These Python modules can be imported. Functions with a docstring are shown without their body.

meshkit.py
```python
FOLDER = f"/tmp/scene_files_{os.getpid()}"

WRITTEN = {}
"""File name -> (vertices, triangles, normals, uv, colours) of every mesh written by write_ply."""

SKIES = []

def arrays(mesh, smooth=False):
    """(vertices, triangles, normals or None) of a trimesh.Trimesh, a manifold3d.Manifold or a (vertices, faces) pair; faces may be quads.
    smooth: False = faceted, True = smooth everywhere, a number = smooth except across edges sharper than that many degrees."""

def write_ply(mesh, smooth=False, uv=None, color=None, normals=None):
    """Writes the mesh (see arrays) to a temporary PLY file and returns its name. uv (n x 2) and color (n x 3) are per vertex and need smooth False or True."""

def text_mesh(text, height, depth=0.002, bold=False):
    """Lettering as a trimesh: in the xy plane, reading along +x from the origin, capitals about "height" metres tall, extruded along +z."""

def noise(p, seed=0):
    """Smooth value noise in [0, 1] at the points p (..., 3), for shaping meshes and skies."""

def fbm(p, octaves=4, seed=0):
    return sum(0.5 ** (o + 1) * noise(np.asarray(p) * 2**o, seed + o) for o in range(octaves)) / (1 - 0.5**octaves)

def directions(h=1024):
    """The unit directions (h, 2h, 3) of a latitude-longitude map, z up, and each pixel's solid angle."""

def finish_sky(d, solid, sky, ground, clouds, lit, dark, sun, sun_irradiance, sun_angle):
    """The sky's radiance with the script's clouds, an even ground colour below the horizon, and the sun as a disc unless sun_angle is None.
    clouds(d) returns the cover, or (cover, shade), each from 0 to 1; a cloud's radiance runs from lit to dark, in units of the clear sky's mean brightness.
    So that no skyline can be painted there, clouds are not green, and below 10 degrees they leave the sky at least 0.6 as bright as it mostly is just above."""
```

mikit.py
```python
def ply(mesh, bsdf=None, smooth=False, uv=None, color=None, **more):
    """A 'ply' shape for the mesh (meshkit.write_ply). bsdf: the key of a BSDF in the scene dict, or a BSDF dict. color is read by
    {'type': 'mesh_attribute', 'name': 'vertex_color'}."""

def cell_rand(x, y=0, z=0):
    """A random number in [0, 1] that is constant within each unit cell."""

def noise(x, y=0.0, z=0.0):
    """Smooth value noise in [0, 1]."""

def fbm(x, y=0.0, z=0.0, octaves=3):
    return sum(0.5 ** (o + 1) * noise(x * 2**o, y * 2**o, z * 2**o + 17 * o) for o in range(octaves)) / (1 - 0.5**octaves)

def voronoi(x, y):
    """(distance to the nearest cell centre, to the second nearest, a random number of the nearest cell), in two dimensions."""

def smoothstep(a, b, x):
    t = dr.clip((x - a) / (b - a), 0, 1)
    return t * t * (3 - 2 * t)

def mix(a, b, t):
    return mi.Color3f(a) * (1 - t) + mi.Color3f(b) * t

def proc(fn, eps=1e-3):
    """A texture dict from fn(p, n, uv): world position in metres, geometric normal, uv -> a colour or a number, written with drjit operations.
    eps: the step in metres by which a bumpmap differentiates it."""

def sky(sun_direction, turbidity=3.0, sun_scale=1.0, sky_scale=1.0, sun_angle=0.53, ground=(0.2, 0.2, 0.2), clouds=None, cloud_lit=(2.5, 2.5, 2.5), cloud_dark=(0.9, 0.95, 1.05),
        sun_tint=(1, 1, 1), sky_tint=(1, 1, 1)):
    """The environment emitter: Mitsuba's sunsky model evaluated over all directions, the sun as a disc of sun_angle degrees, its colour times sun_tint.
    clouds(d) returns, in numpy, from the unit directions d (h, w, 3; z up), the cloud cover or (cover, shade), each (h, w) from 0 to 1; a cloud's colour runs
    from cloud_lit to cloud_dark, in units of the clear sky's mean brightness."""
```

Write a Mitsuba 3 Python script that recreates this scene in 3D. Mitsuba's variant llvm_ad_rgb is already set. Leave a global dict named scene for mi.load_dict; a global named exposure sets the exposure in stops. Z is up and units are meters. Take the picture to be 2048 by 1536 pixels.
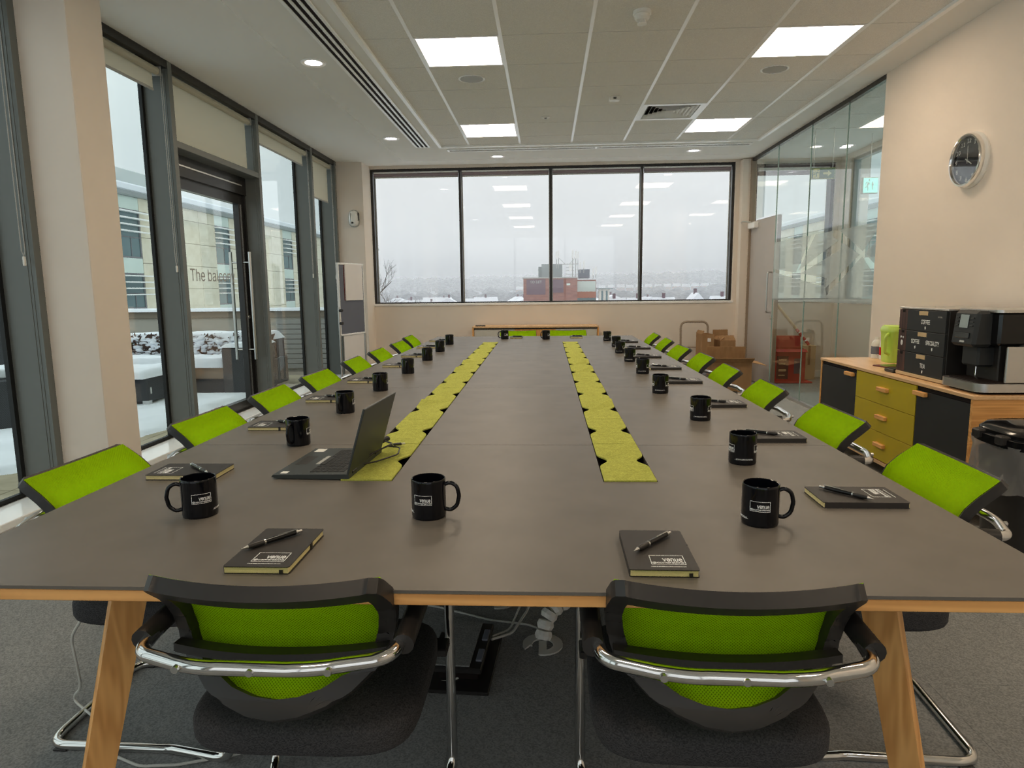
import math, random
import numpy as np, trimesh, drjit as dr, mitsuba as mi, mikit, meshkit
from shapely.geometry import Polygon, box as sbox
from shapely.ops import unary_union
T4 = mi.ScalarTransform4f
rng = random.Random(7)
PI = math.pi
scene, labels = {}, {}

# ------------------------------------------------------------------ camera, sky, exposure
FPX, YAW, PITCH, ROLL, ZC = 1330.42, -0.05264, -0.14295, -0.01154, 1.2708
_f = np.array([math.sin(YAW) * math.cos(PITCH), math.cos(YAW) * math.cos(PITCH), math.sin(PITCH)])
_r0 = np.array([math.cos(YAW), -math.sin(YAW), 0.0]); _u0 = np.cross(_r0, _f)
_u = -math.sin(ROLL) * _r0 + math.cos(ROLL) * _u0
scene['camera'] = {'type': 'perspective', 'fov': math.degrees(2 * math.atan(1024 / FPX)), 'fov_axis': 'x', 'near_clip': 0.05, 'far_clip': 6000.0,
                   'to_world': T4().look_at(origin=[0, 0, ZC], target=(np.array([0, 0, ZC]) + _f).tolist(), up=_u.tolist())}
exposure = 0.25
SKY = 1.0          # brightness of the overcast
PANEL = 11.5        # radiance of the ceiling panels
PANEL_RGB = (1.0, 0.80, 0.585)

def clouds(d):
    q = d / np.maximum(d[..., 2:3] + 0.12, 0.12)
    s = meshkit.fbm(np.stack([q[..., 0] * 0.5, q[..., 1] * 1.1, q[..., 2] * 0], -1), 5, 3)
    return np.ones(d.shape[:2]), np.clip((s - 0.3) * 1.6, 0, 1)
_K = 2.45   # scale of the sky model to display units, see SKY
scene['sky'] = mikit.sky([0.3, -0.4, 0.55], turbidity=6.0, sun_scale=0.0, sky_scale=_K * SKY, ground=(0.55, 0.57, 0.6), clouds=clouds,
                         cloud_lit=(2.34, 2.38, 2.36), cloud_dark=(1.9, 1.95, 1.96))

# ------------------------------------------------------------------ helpers
def lin(r, g, b):
    c = np.array([r, g, b]) / 255.0
    return [float(v) for v in np.where(c <= 0.04045, c / 12.92, ((c + 0.055) / 1.055) ** 2.4)]
def col(c): return c if isinstance(c, dict) else {'type': 'rgb', 'value': [float(v) for v in c]}
def PR(name, c, rough=0.5, spec=0.5, metal=0.0, two=True, **k):
    b = {'type': 'principled', 'base_color': col(c), 'roughness': float(rough), 'specular': float(spec), 'metallic': float(metal), **k}
    scene['mat_' + name] = {'type': 'twosided', 'bsdf': b} if two else b
def M(name): return 'mat_' + name
def mat4(o, x, y):
    x = np.array(x, float); x /= np.linalg.norm(x); y = np.array(y, float); y -= x * (x @ y); y /= np.linalg.norm(y)
    m = np.eye(4); m[:3, 0], m[:3, 1], m[:3, 2], m[:3, 3] = x, y, np.cross(x, y), o
    return m
def place(x, y, z=0.0, a=0.0, s=1.0):
    m = np.eye(4); c, n = math.cos(a), math.sin(a); m[:2, :2] = [[c, -n], [n, c]]; m[:3, :3] *= s; m[:3, 3] = [x, y, z]; return m
def T(m): return T4(np.asarray(m, float).tolist())
def fresh(key):
    if key not in scene and key not in labels: return key
    i = 1
    while f'{key}_{i:03d}' in scene or f'{key}_{i:03d}' in labels: i += 1
    return f'{key}_{i:03d}'
def proto(mesh, m, smooth=30, **k):
    d = mikit.ply(mesh, M(m), smooth=smooth, **k); return d
def put(key, d, m=None):
    if key in scene: key = fresh(key)
    scene[key] = dict(d, to_world=T(m)) if m is not None else dict(d); return key
def add(key, mesh, m, smooth=30, at=None, **k):
    return put(key, proto(mesh, m, smooth, **k), at)
def lab(key, label, cat=None, group=None, kind=None):
    labels[key] = {kk: v for kk, v in (('label', label), ('category', cat), ('group', group), ('kind', kind)) if v}
    return key
def thing(key, label, cat, group=None):
    return lab(fresh(key), label, cat, group)
def stru(key, label=None):
    labels[key] = {'kind': 'structure'}
    if label: labels[key]['label'] = label
    return key
def bb(x0, x1, y0, y1, z0, z1, b=0.0):
    x0, x1 = sorted((x0, x1)); y0, y1 = sorted((y0, y1)); z0, z1 = sorted((z0, z1))
    if b <= 0:
        m = trimesh.creation.box(extents=(x1 - x0, y1 - y0, z1 - z0)); m.apply_translation([(x0 + x1) / 2, (y0 + y1) / 2, (z0 + z1) / 2]); return m
    p = []
    for sx in (0, 1):
        for sy in (0, 1):
            for sz in (0, 1):
                X, Y, Z = (x0, x1)[sx], (y0, y1)[sy], (z0, z1)[sz]; dx, dy, dz = (b, -b)[sx], (b, -b)[sy], (b, -b)[sz]
                p += [[X, Y + dy, Z + dz], [X + dx, Y, Z + dz], [X + dx, Y + dy, Z]]
    return trimesh.convex.convex_hull(np.array(p))
def cat(*ms): return trimesh.util.concatenate([m for m in ms])
def ext(poly, z0, z1):
    ps = list(poly.geoms) if hasattr(poly, 'geoms') else [poly]
    m = cat(*[trimesh.creation.extrude_polygon(q, z1 - z0, engine='earcut') for q in ps]); m.apply_translation([0, 0, z0]); return m
def fillet(pts, r, k=6, closed=False):
    P = [np.array(p, float) for p in pts]; n = len(P); out = []
    for i in range(n):
        if not closed and i in (0, n - 1): out.append(P[i]); continue
        a, b, c = P[i - 1], P[i], P[(i + 1) % n]
        u, v = a - b, c - b; lu, lv = np.linalg.norm(u), np.linalg.norm(v); u /= lu; v /= lv
        ang = math.acos(max(-1, min(1, float(u @ v))))
        if ang > PI - 0.02: out.append(b); continue
        rr = r[i] if isinstance(r, (list, tuple)) else r
        t = min(rr / math.tan(ang / 2), 0.48 * min(lu, lv)); p0, p1 = b + u * t, b + v * t
        for j in range(k + 1):
            s = j / k; out.append((1 - s) ** 2 * p0 + 2 * s * (1 - s) * b + s * s * p1)
    return np.array(out)
def tube(pts, r, n=10, closed=False, cap=True):
    p = np.asarray(pts, float); N = len(p)
    t = (np.roll(p, -1, 0) - np.roll(p, 1, 0)) if closed else np.gradient(p, axis=0)
    t /= np.linalg.norm(t, axis=1, keepdims=True) + 1e-12
    a = np.cross(t[0], [0, 0, 1] if abs(t[0][2]) < 0.9 else [1, 0, 0]); a /= np.linalg.norm(a); A = []
    for i in range(N):
        a = a - t[i] * (a @ t[i]); a /= np.linalg.norm(a); A.append(a.copy())
    A = np.array(A); B = np.cross(t, A)
    if closed:
        c = A[-1] - t[0] * (A[-1] @ t[0]); tw = math.atan2(float(c @ B[0]), float(c @ A[0]))
        w = -tw * np.arange(N) / N
        A, B = A * np.cos(w)[:, None] + B * np.sin(w)[:, None], B * np.cos(w)[:, None] - A * np.sin(w)[:, None]
    R = np.broadcast_to(np.asarray(r, float), (N,)); g = np.arange(n) * 2 * PI / n
    V = p[:, None] + R[:, None, None] * (np.cos(g)[None, :, None] * A[:, None] + np.sin(g)[None, :, None] * B[:, None])
    L = N if closed else N - 1; F = []
    for i in range(L):
        i2 = (i + 1) % N
        for j in range(n):
            j2 = (j + 1) % n; F += [[i * n + j, i * n + j2, i2 * n + j2], [i * n + j, i2 * n + j2, i2 * n + j]]
    V = V.reshape(-1, 3)
    if not closed and cap:
        V = np.vstack([V, p[:1], p[-1:]]); k0, k1 = N * n, N * n + 1
        for j in range(n):
            j2 = (j + 1) % n; F += [[k0, j2, j], [k1, (N - 1) * n + j, (N - 1) * n + j2]]
    return trimesh.Trimesh(V, np.array(F), process=False)
def lathe(prof, n=28): return trimesh.creation.revolve(np.array(prof, float), sections=n)
def cyl(p0, p1, r, n=16):
    return tube([p0, p1], r, n)
def grid(fn, nu, nv):
    u, v = np.meshgrid(np.linspace(0, 1, nu), np.linspace(0, 1, nv), indexing='ij')
    V = np.stack(fn(u, v), -1).reshape(-1, 3); i, j = np.meshgrid(np.arange(nu - 1), np.arange(nv - 1), indexing='ij'); a = (i * nv + j).ravel()
    F = np.vstack([np.stack([a, a + nv, a + nv + 1], 1), np.stack([a, a + nv + 1, a + 1], 1)])
    return V, F, np.stack([u.ravel(), v.ravel()], 1)
def superbox(a, b, c, e1=0.3, e2=0.35, nu=40, nv=18):
    sp = lambda x, e: np.sign(x) * np.abs(x) ** e
    def fn(u, v):
        th = u * 2 * PI; ph = (v - 0.5) * PI
        return a * sp(np.cos(ph), e1) * sp(np.cos(th), e2), b * sp(np.cos(ph), e1) * sp(np.sin(th), e2), c * sp(np.sin(ph), e1)
    V, F, _ = grid(fn, nu, nv); m = trimesh.Trimesh(V, F, process=False); m.merge_vertices(digits_vertex=6); m.update_faces(m.nondegenerate_faces()); trimesh.repair.fix_normals(m); return m
def xf(mesh, m): k = mesh.copy(); k.apply_transform(m); return k
def quad(a, b, c, d): return trimesh.Trimesh(np.array([a, b, c, d], float), [[0, 1, 2], [0, 2, 3]], process=False)
def text(s, h, depth=0.0004, bold=False, center=False):
    m = meshkit.text_mesh(s, h, depth, bold)
    if center: m.apply_translation([-(m.bounds[0][0] + m.bounds[1][0]) / 2, -(m.bounds[0][1] + m.bounds[1][1]) / 2, 0])
    return m
def fit(m, x0, x1, y0, y1):
    b = m.bounds; s = np.eye(4); s[0, 0] = (x1 - x0) / (b[1][0] - b[0][0]); s[1, 1] = (y1 - y0) / (b[1][1] - b[0][1]); s[0, 3] = x0 - b[0][0] * s[0, 0]; s[1, 3] = y0 - b[0][1] * s[1, 1]
    return xf(m, s)
ORD = ['first', 'second', 'third', 'fourth', 'fifth', 'sixth', 'seventh', 'eighth', 'ninth', 'tenth', 'eleventh']

# ------------------------------------------------------------------ materials
def oak(ax, lo, hi):
    def fn(p, n, uv):
        c = [p.x, p.y, p.z]; s = [22.0, 22.0, 22.0]; s[ax] = 1.3
        w = mikit.fbm(c[0] * s[0], c[1] * s[1], c[2] * s[2], 3)
        s2 = [160.0, 160.0, 160.0]; s2[ax] = 4.0
        g = mikit.noise(c[0] * s2[0], c[1] * s2[1], c[2] * s2[2])
        r = 0.5 + 0.5 * dr.sin(w * 26.0)
        return mikit.mix(lo, hi, dr.clip(0.55 * r + 0.45 * g, 0, 1))
    return mikit.proc(fn)
for i, a in enumerate('xyz'): PR('oak_' + a, oak(i, lin(198, 138, 76), lin(236, 180, 112)), 0.45, 0.4)
PR('oak_pale', oak(1, lin(205, 165, 120), lin(222, 184, 140)), 0.35, 0.5)
PR('paint', lin(228, 217, 205), 0.85, 0.2)
PR('ceiling', lin(226, 224, 218), 0.9, 0.1)
PR('tile', mikit.proc(lambda p, n, uv: mikit.mix(lin(212, 209, 202), lin(228, 225, 218), mikit.noise(p.x * 260, p.y * 260))), 0.95, 0.1)
PR('white_metal', lin(240, 240, 238), 0.22, 0.7)
PR('plenum', lin(60, 58, 55), 0.9, 0.1)
PR('white_plastic', lin(228, 226, 220), 0.35, 0.5)
PR('grey_plastic', lin(170, 170, 166), 0.5, 0.4)
PR('mullion', lin(104, 108, 105), 0.38, 0.5)
PR('black_frame', lin(34, 33, 32), 0.28, 0.5)
PR('dark_gasket', lin(24, 26, 26), 0.5, 0.4)
PR('black_plastic', lin(38, 36, 35), 0.42, 0.5)
PR('black_gloss', lin(16, 16, 18), 0.12, 0.5)
PR('chrome', (0.78, 0.77, 0.75), 0.09, 0.5, 1.0)
PR('steel', (0.62, 0.62, 0.6), 0.28, 0.5, 1.0)
PR('silver', (0.70, 0.69, 0.67), 0.35, 0.5, 1.0)
def mesh_fn(p, n, uv):
    a = (uv.x + uv.y) * (PI / 0.0062); b = (uv.x - uv.y) * (PI / 0.0062)
    h = mikit.smoothstep(0.35, 0.8, dr.abs(dr.sin(a) * dr.sin(b)))
    return mikit.mix(lin(198, 252, 24), lin(108, 168, 8), h * 0.8)
scene['mat_mesh'] = {'type': 'principledthin', 'base_color': mikit.proc(mesh_fn), 'roughness': 0.42, 'diff_trans': 1.0, 'spec_trans': 0.0, 'sheen': 0.2, 'eta': 1.4}
PR('fabric', mikit.proc(lambda p, n, uv: mikit.mix(lin(46, 46, 48), lin(76, 75, 76), mikit.noise(p.x * 420, p.y * 420, p.z * 420))), 0.95, 0.1, sheen=0.2)
PR('carpet', mikit.proc(lambda p, n, uv: mikit.mix(lin(110, 112, 112), lin(156, 157, 156), dr.clip(0.75 * mikit.noise(p.x * 260, p.y * 260) + 0.25 * mikit.fbm((p.x + p.y) * 90, (p.x - p.y) * 24, 0.0, 2), 0, 1))), 0.95, 0.1)
PR('laminate', mikit.proc(lambda p, n, uv: mikit.mix(lin(94, 89, 82), lin(106, 100, 93), mikit.fbm(p.x * 9, p.y * 9, 0.0, 4))), 0.42, 0.45)
PR('felt', mikit.proc(lambda p, n, uv: mikit.mix(lin(136, 140, 58), lin(186, 190, 94), dr.clip(0.6 * mikit.noise(p.x * 300, p.y * 300) + 0.4 * mikit.fbm(p.x * 60, p.y * 60, 0.0, 3), 0, 1))), 1.0, 0.1, sheen=0.3)
PR('slot', lin(22, 14, 12), 0.7, 0.2)
PR('mug', lin(9, 10, 16), 0.06, 0.4)
PR('print', lin(235, 235, 235), 0.6, 0.3)
PR('cover', lin(44, 40, 38), 0.5, 0.45)
PR('paper', mikit.proc(lambda p, n, uv: mikit.mix(lin(196, 182, 128), lin(236, 222, 170), mikit.noise(0.0, 0.0, p.z * 2400))), 0.9, 0.1)
PR('white_paper', lin(236, 232, 230), 0.9, 0.1)
scene['mat_blind'] = {'type': 'principledthin', 'base_color': col(lin(212, 206, 188)), 'roughness': 0.9, 'diff_trans': 0.5, 'spec_trans': 0.0, 'eta': 1.3}
scene['mat_mauve_blind'] = {'type': 'principledthin', 'base_color': col(lin(160, 146, 152)), 'roughness': 0.9, 'diff_trans': 0.3, 'spec_trans': 0.0, 'eta': 1.3}
scene['mat_glass'] = {'type': 'thindielectric', 'int_ior': 1.5, 'specular_transmittance': col((0.93, 0.95, 0.95))}
scene['mat_green_glass'] = {'type': 'thindielectric', 'int_ior': 1.5, 'specular_transmittance': col((0.81, 0.93, 0.93))}
scene['mat_part_glass'] = {'type': 'thindielectric', 'int_ior': 1.52, 'specular_transmittance': col((0.80, 0.88, 0.85))}
scene['mat_film'] = {'type': 'blendbsdf', 'weight': 0.42, 'a': {'type': 'thindielectric', 'int_ior': 1.3, 'specular_transmittance': col((0.86, 0.88, 0.88))},
                     'b': {'type': 'principledthin', 'base_color': col((0.62, 0.64, 0.64)), 'roughness': 0.9, 'diff_trans': 1.0, 'spec_trans': 0.0, 'eta': 1.3}}
PR('edge_green', lin(150, 172, 164), 0.3, 0.5)
PR('olive', lin(188, 168, 34), 0.5, 0.4)
PR('charcoal', lin(38, 41, 43), 0.5, 0.4)
PR('lime', lin(186, 218, 92), 0.25, 0.5)
PR('cardboard', mikit.proc(lambda p, n, uv: mikit.mix(lin(146, 112, 78), lin(170, 134, 98), mikit.fbm(p.x * 30, p.y * 30, p.z * 8, 3))), 0.85, 0.2)
PR('cardboard_pale', lin(206, 180, 140), 0.85, 0.2)
PR('red', lin(186, 40, 34), 0.5, 0.4)
PR('dark_red', lin(84, 22, 22), 0.3, 0.5)
PR('walnut', oak(2, lin(52, 32, 30), lin(86, 58, 52)), 0.5, 0.4)
PR('board_grey', lin(112, 116, 128), 0.8, 0.2)
PR('door_grey', lin(186, 180, 176), 0.5, 0.4)
PR('door_edge', lin(150, 134, 118), 0.6, 0.3)
PR('sign_green', lin(74, 112, 82), 0.4, 0.4)
PR('sign_yellow', lin(220, 216, 150), 0.5, 0.4)
PR('sign_teal', lin(60, 190, 176), 0.4, 0.4)
PR('screen', lin(150, 165, 168), 0.2, 0.5)
PR('lcd', lin(52, 56, 44), 0.25, 0.5)
PR('keycap', lin(30, 32, 33), 0.5, 0.4)
PR('laptop_body', lin(48, 53, 53), 0.42, 0.5)
scene['mat_bag'] = {'type': 'blendbsdf', 'weight': 0.45, 'a': {'type': 'thindielectric', 'int_ior': 1.5, 'specular_transmittance': col((0.8, 0.8, 0.8))},
                    'b': {'type': 'principledthin', 'base_color': col((0.55, 0.55, 0.55)), 'roughness': 0.25, 'diff_trans': 0.9, 'spec_trans': 0.0, 'eta': 1.5}}
PR('cable_white', lin(200, 200, 194), 0.5, 0.4)
PR('snow', lin(236, 240, 246), 0.95, 0.1)
PR('paving', mikit.proc(lambda p, n, uv: mikit.mix(lin(150, 140, 118), lin(182, 172, 148), mikit.fbm(p.x * 7, p.y * 7, 0.0, 4))), 0.85, 0.2)
PR('render_pale', lin(204, 200, 190), 0.9, 0.1)
PR('render_brown', lin(150, 140, 126), 0.8, 0.2)
PR('rattan', mikit.proc(lambda p, n, uv: mikit.mix(lin(40, 42, 46), lin(74, 76, 80), 0.5 + 0.5 * dr.sin(p.z * 330.0) * dr.sin((p.x + p.y) * 330.0))), 0.6, 0.3)
PR('bench_wood', lin(150, 130, 112), 0.7, 0.2)
PR('twig', lin(74, 56, 50), 0.9, 0.1)
PR('stone', mikit.proc(lambda p, n, uv: mikit.mix(lin(214, 206, 184), lin(232, 226, 208), mikit.fbm(p.x * 2, p.y * 2, p.z * 2, 3))), 0.85, 0.2)
PR('roof_grey', lin(150, 156, 156), 0.7, 0.2)
PR('far_glass', lin(92, 116, 120), 0.12, 0.6)
PR('far_frame', lin(120, 120, 124), 0.5, 0.4)
PR('spandrel', lin(206, 220, 212), 0.3, 0.5)
PR('brick', mikit.proc(lambda p, n, uv: mikit.mix(lin(132, 92, 84), lin(166, 118, 104), mikit.fbm(p.x * 0.6, p.y * 0.6, p.z * 3.0, 3))), 0.9, 0.1)
PR('brick_dark', lin(112, 90, 98), 0.9, 0.1)
PR('tree_far', mikit.proc(lambda p, n, uv: mikit.mix(lin(52, 58, 66), lin(104, 110, 118), mikit.fbm(p.x * 0.25, p.y * 0.25, p.z * 0.5, 3))), 0.95, 0.1)
PR('bark', lin(90, 84, 80), 0.9, 0.1)
PR('brick_orange', lin(186, 120, 92), 0.9, 0.1)
PR('roof_pale', lin(206, 212, 210), 0.8, 0.2)
PR('sill', lin(244, 247, 247), 0.15, 0.8)
PR('far_ground', lin(150, 156, 164), 0.95, 0.1)
def lamp(mesh, rgb, L, m='white_plastic'):
    d = mikit.ply(mesh, M(m), smooth=False); d['emitter'] = {'type': 'area', 'radiance': {'type': 'rgb', 'value': [float(c * L) for c in rgb]}}; return d

# ================================================================== THE SETTING
XL, XR, YB, YF, ZCL, ZPB = -2.78, 2.71, 9.37, -2.46, 2.943, 2.925
XG = -2.98; ZCORR = 2.94
stru('floor', 'dark grey carpet tile floor')
add('floor', bb(XL - 0.3, 4.2, YF - 0.1, YB + 0.1, -0.2, -0.006), 'plenum', False)
_ft = proto(bb(-0.2496, 0.2496, -0.2496, 0.2496, -0.006, 0.0), 'carpet', False)
for i in range(14):
    for j in range(24):
        x, y = XL + 0.25 + 0.5 * i, YF + 0.25 + 0.5 * j
        if y > YB - 0.2: continue
        put('floor__carpet_tile', _ft, place(x, y))
add('floor__carpet_tile', bb(XL, 4.2, YF + 11.5 + 0.001, YB, -0.006, 0, 0.0008), 'carpet', False)

# ---- ceiling
stru('ceiling', 'white suspended tile ceiling with plasterboard margin')
def ringslab(outer, holes, z0, z1):
    return ext(Polygon(outer, holes), z0, z1)
CX0, CX1, CY1 = -1.24, 2.45, 8.12; CY0 = -1.88
def rect(x0, x1, y0, y1): return [(x0, y0), (x1, y0), (x1, y1), (x0, y1)]
add('ceiling', ringslab(rect(-1.86, XR + 0.14, YF, 8.93), [rect(CX0, CX1, CY0, CY1)], ZPB, ZPB + 0.05), 'ceiling', False)
# the outer margin rises a little towards the windows
def slope(p, q, r, s): return trimesh.Trimesh(np.array([p, q, r, s], float), [[0, 1, 2], [0, 2, 3]], process=False)
add('ceiling__margin', cat(slope((-1.86, YF, ZPB), (-1.86, 8.93, ZPB), (XL, 9.37, 2.955), (XL, YF, 2.955)), slope((-1.86, 8.93, ZPB), (XR + .14, 9.15, ZPB), (XR + .14, YB, 2.945), (XL, YB, 2.955)),
    slope((-1.86, 8.925, ZPB), (XR + .14, 8.925, ZPB), (XR + .14, 9.16, ZPB), (-1.86, 8.935, ZPB))), 'ceiling', False)
add('ceiling__slab', bb(XL - 0.4, 4.3, YF - 0.2, YB + 0.3, 3.05, 3.2), 'plenum', False)
cols = [CX0, -0.9005] + [-0.9005 + 0.6 * k for k in range(1, 6)] + [CX1]
rows = [CY0] + [4.72 + 0.6 * k for k in range(-11, 6)] + [CY1]
HOLE = {(c, r) for c in (1, 5) for r in range(len(rows) - 1) if abs((rows[r] - 4.72) / 2.4 - round((rows[r] - 4.72) / 2.4)) < 1e-3 and rows[r + 1] - rows[r] > 0.5}
VENT = (4, min(range(len(rows)), key=lambda r: abs(rows[r] - 6.52)))
_tiles = {}
for c in range(len(cols) - 1):
    for r in range(len(rows) - 1):
        if (c, r) in HOLE or (c, r) == VENT: continue
        w, h = cols[c + 1] - cols[c], rows[r + 1] - rows[r]
        if h < 0.05: continue
        k = (round(w, 3), round(h, 3))
        if k not in _tiles: _tiles[k] = proto(bb(-w / 2 + 0.009, w / 2 - 0.009, -h / 2 + 0.003, h / 2 - 0.003, 0, 0.012, 0.002), 'tile', False)
        put('ceiling__tile', _tiles[k], place((cols[c] + cols[c + 1]) / 2, (rows[r] + rows[r + 1]) / 2, ZCL))
for x in cols[1:-1]:
    add('ceiling__grid_bar', bb(x - 0.012, x + 0.012, CY0, CY1, ZCL - 0.002, ZCL + 0.03), 'white_metal', False)
for y in rows[1:-1]:
    add('ceiling__cross_bar', bb(CX0, CX1, y - 0.008, y + 0.008, ZCL + 0.006, ZCL + 0.03), 'grey_plastic', False)
add('ceiling__edge_trim', cat(bb(CX0 - 0.022, CX0 + 0.012, CY0, CY1, ZPB - 0.004, ZCL + 0.01), bb(CX1 - 0.012, CX1 + 0.022, CY0, CY1, ZPB - 0.004, ZCL + 0.01),
    bb(CX0 - 0.022, CX1 + 0.022, CY1 - 0.012, CY1 + 0.022, ZPB - 0.004, ZCL + 0.01)), 'white_metal', False)
# corridor ceiling
add('ceiling__corridor_board', bb(XR + 0.02, 4.2, 7.68, YB, ZCORR, ZCORR + 0.05), 'ceiling', False)
_ct = proto(bb(-0.296, 0.296, -0.296, 0.296, 0, 0.012, 0.002), 'tile', False)
for i in range(2):
    for j in range(8):
        if (i, j) in ((1, 7),): continue
        put('ceiling__tile', _ct, place(3.10 + 0.6 * i, 3.175 + 0.6 * j, ZCORR))
add('ceiling__corridor_frame', cat(bb(XR + 0.02, 2.805, 2.9, 7.68, ZCORR - 0.002, ZCORR + 0.03), bb(3.995, 4.2, 2.9, 7.68, ZCORR - 0.002, ZCORR + 0.03), bb(3.39, 3.41, 2.9, 7.68, ZCORR - 0.001, ZCORR + 0.03)), 'white_metal', False)

# ---- back wall with the long window, corridor window to its right
def minus(m, *cs):
    return trimesh.boolean.difference([m, *cs], engine='manifold')
WX0, WX1, WZ0, WZ1 = -2.43, 2.545, 1.068, 2.915
stru('wall_back', 'cream wall below the long back window')
add('wall_back', minus(bb(XL - 0.3, 4.3, YB, YB + 0.3, 0, 3.1), bb(WX0, WX1, YB - 0.1, YB + 0.5, WZ0, WZ1), bb(2.80, 3.86, YB - 0.1, YB + 0.5, WZ0, 2.88)), 'paint', False)
add('wall_back__window_board', bb(WX0 - 0.03, WX1 + 0.02, YB - 0.018, YB + 0.14, WZ0 - 0.03, WZ0 + 0.004, 0.005), 'white_metal', False)
add('wall_back__pilaster', bb(2.60, XR + 0.06, YB - 0.14, YB + 0.02, 0, ZPB, 0.004), 'paint', False)
stru('baseboard_back'); add('baseboard_back', cat(bb(-2.42, 2.6, YB - 0.016, YB, 0, 0.1, 0.003), bb(2.8, 4.05, YB - 0.016, YB, 0, 0.1, 0.003)), 'white_metal', False)
stru('pillar', 'boxed corner pillar between the side glazing and the back window')
add('pillar', bb(XL - 0.2, -2.43, 9.0, YB + 0.02, 0, 3.0, 0.003), 'paint', False)
GY = 9.5
mx = [WX0, -1.185, 0.064, 1.307, WX1]
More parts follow.
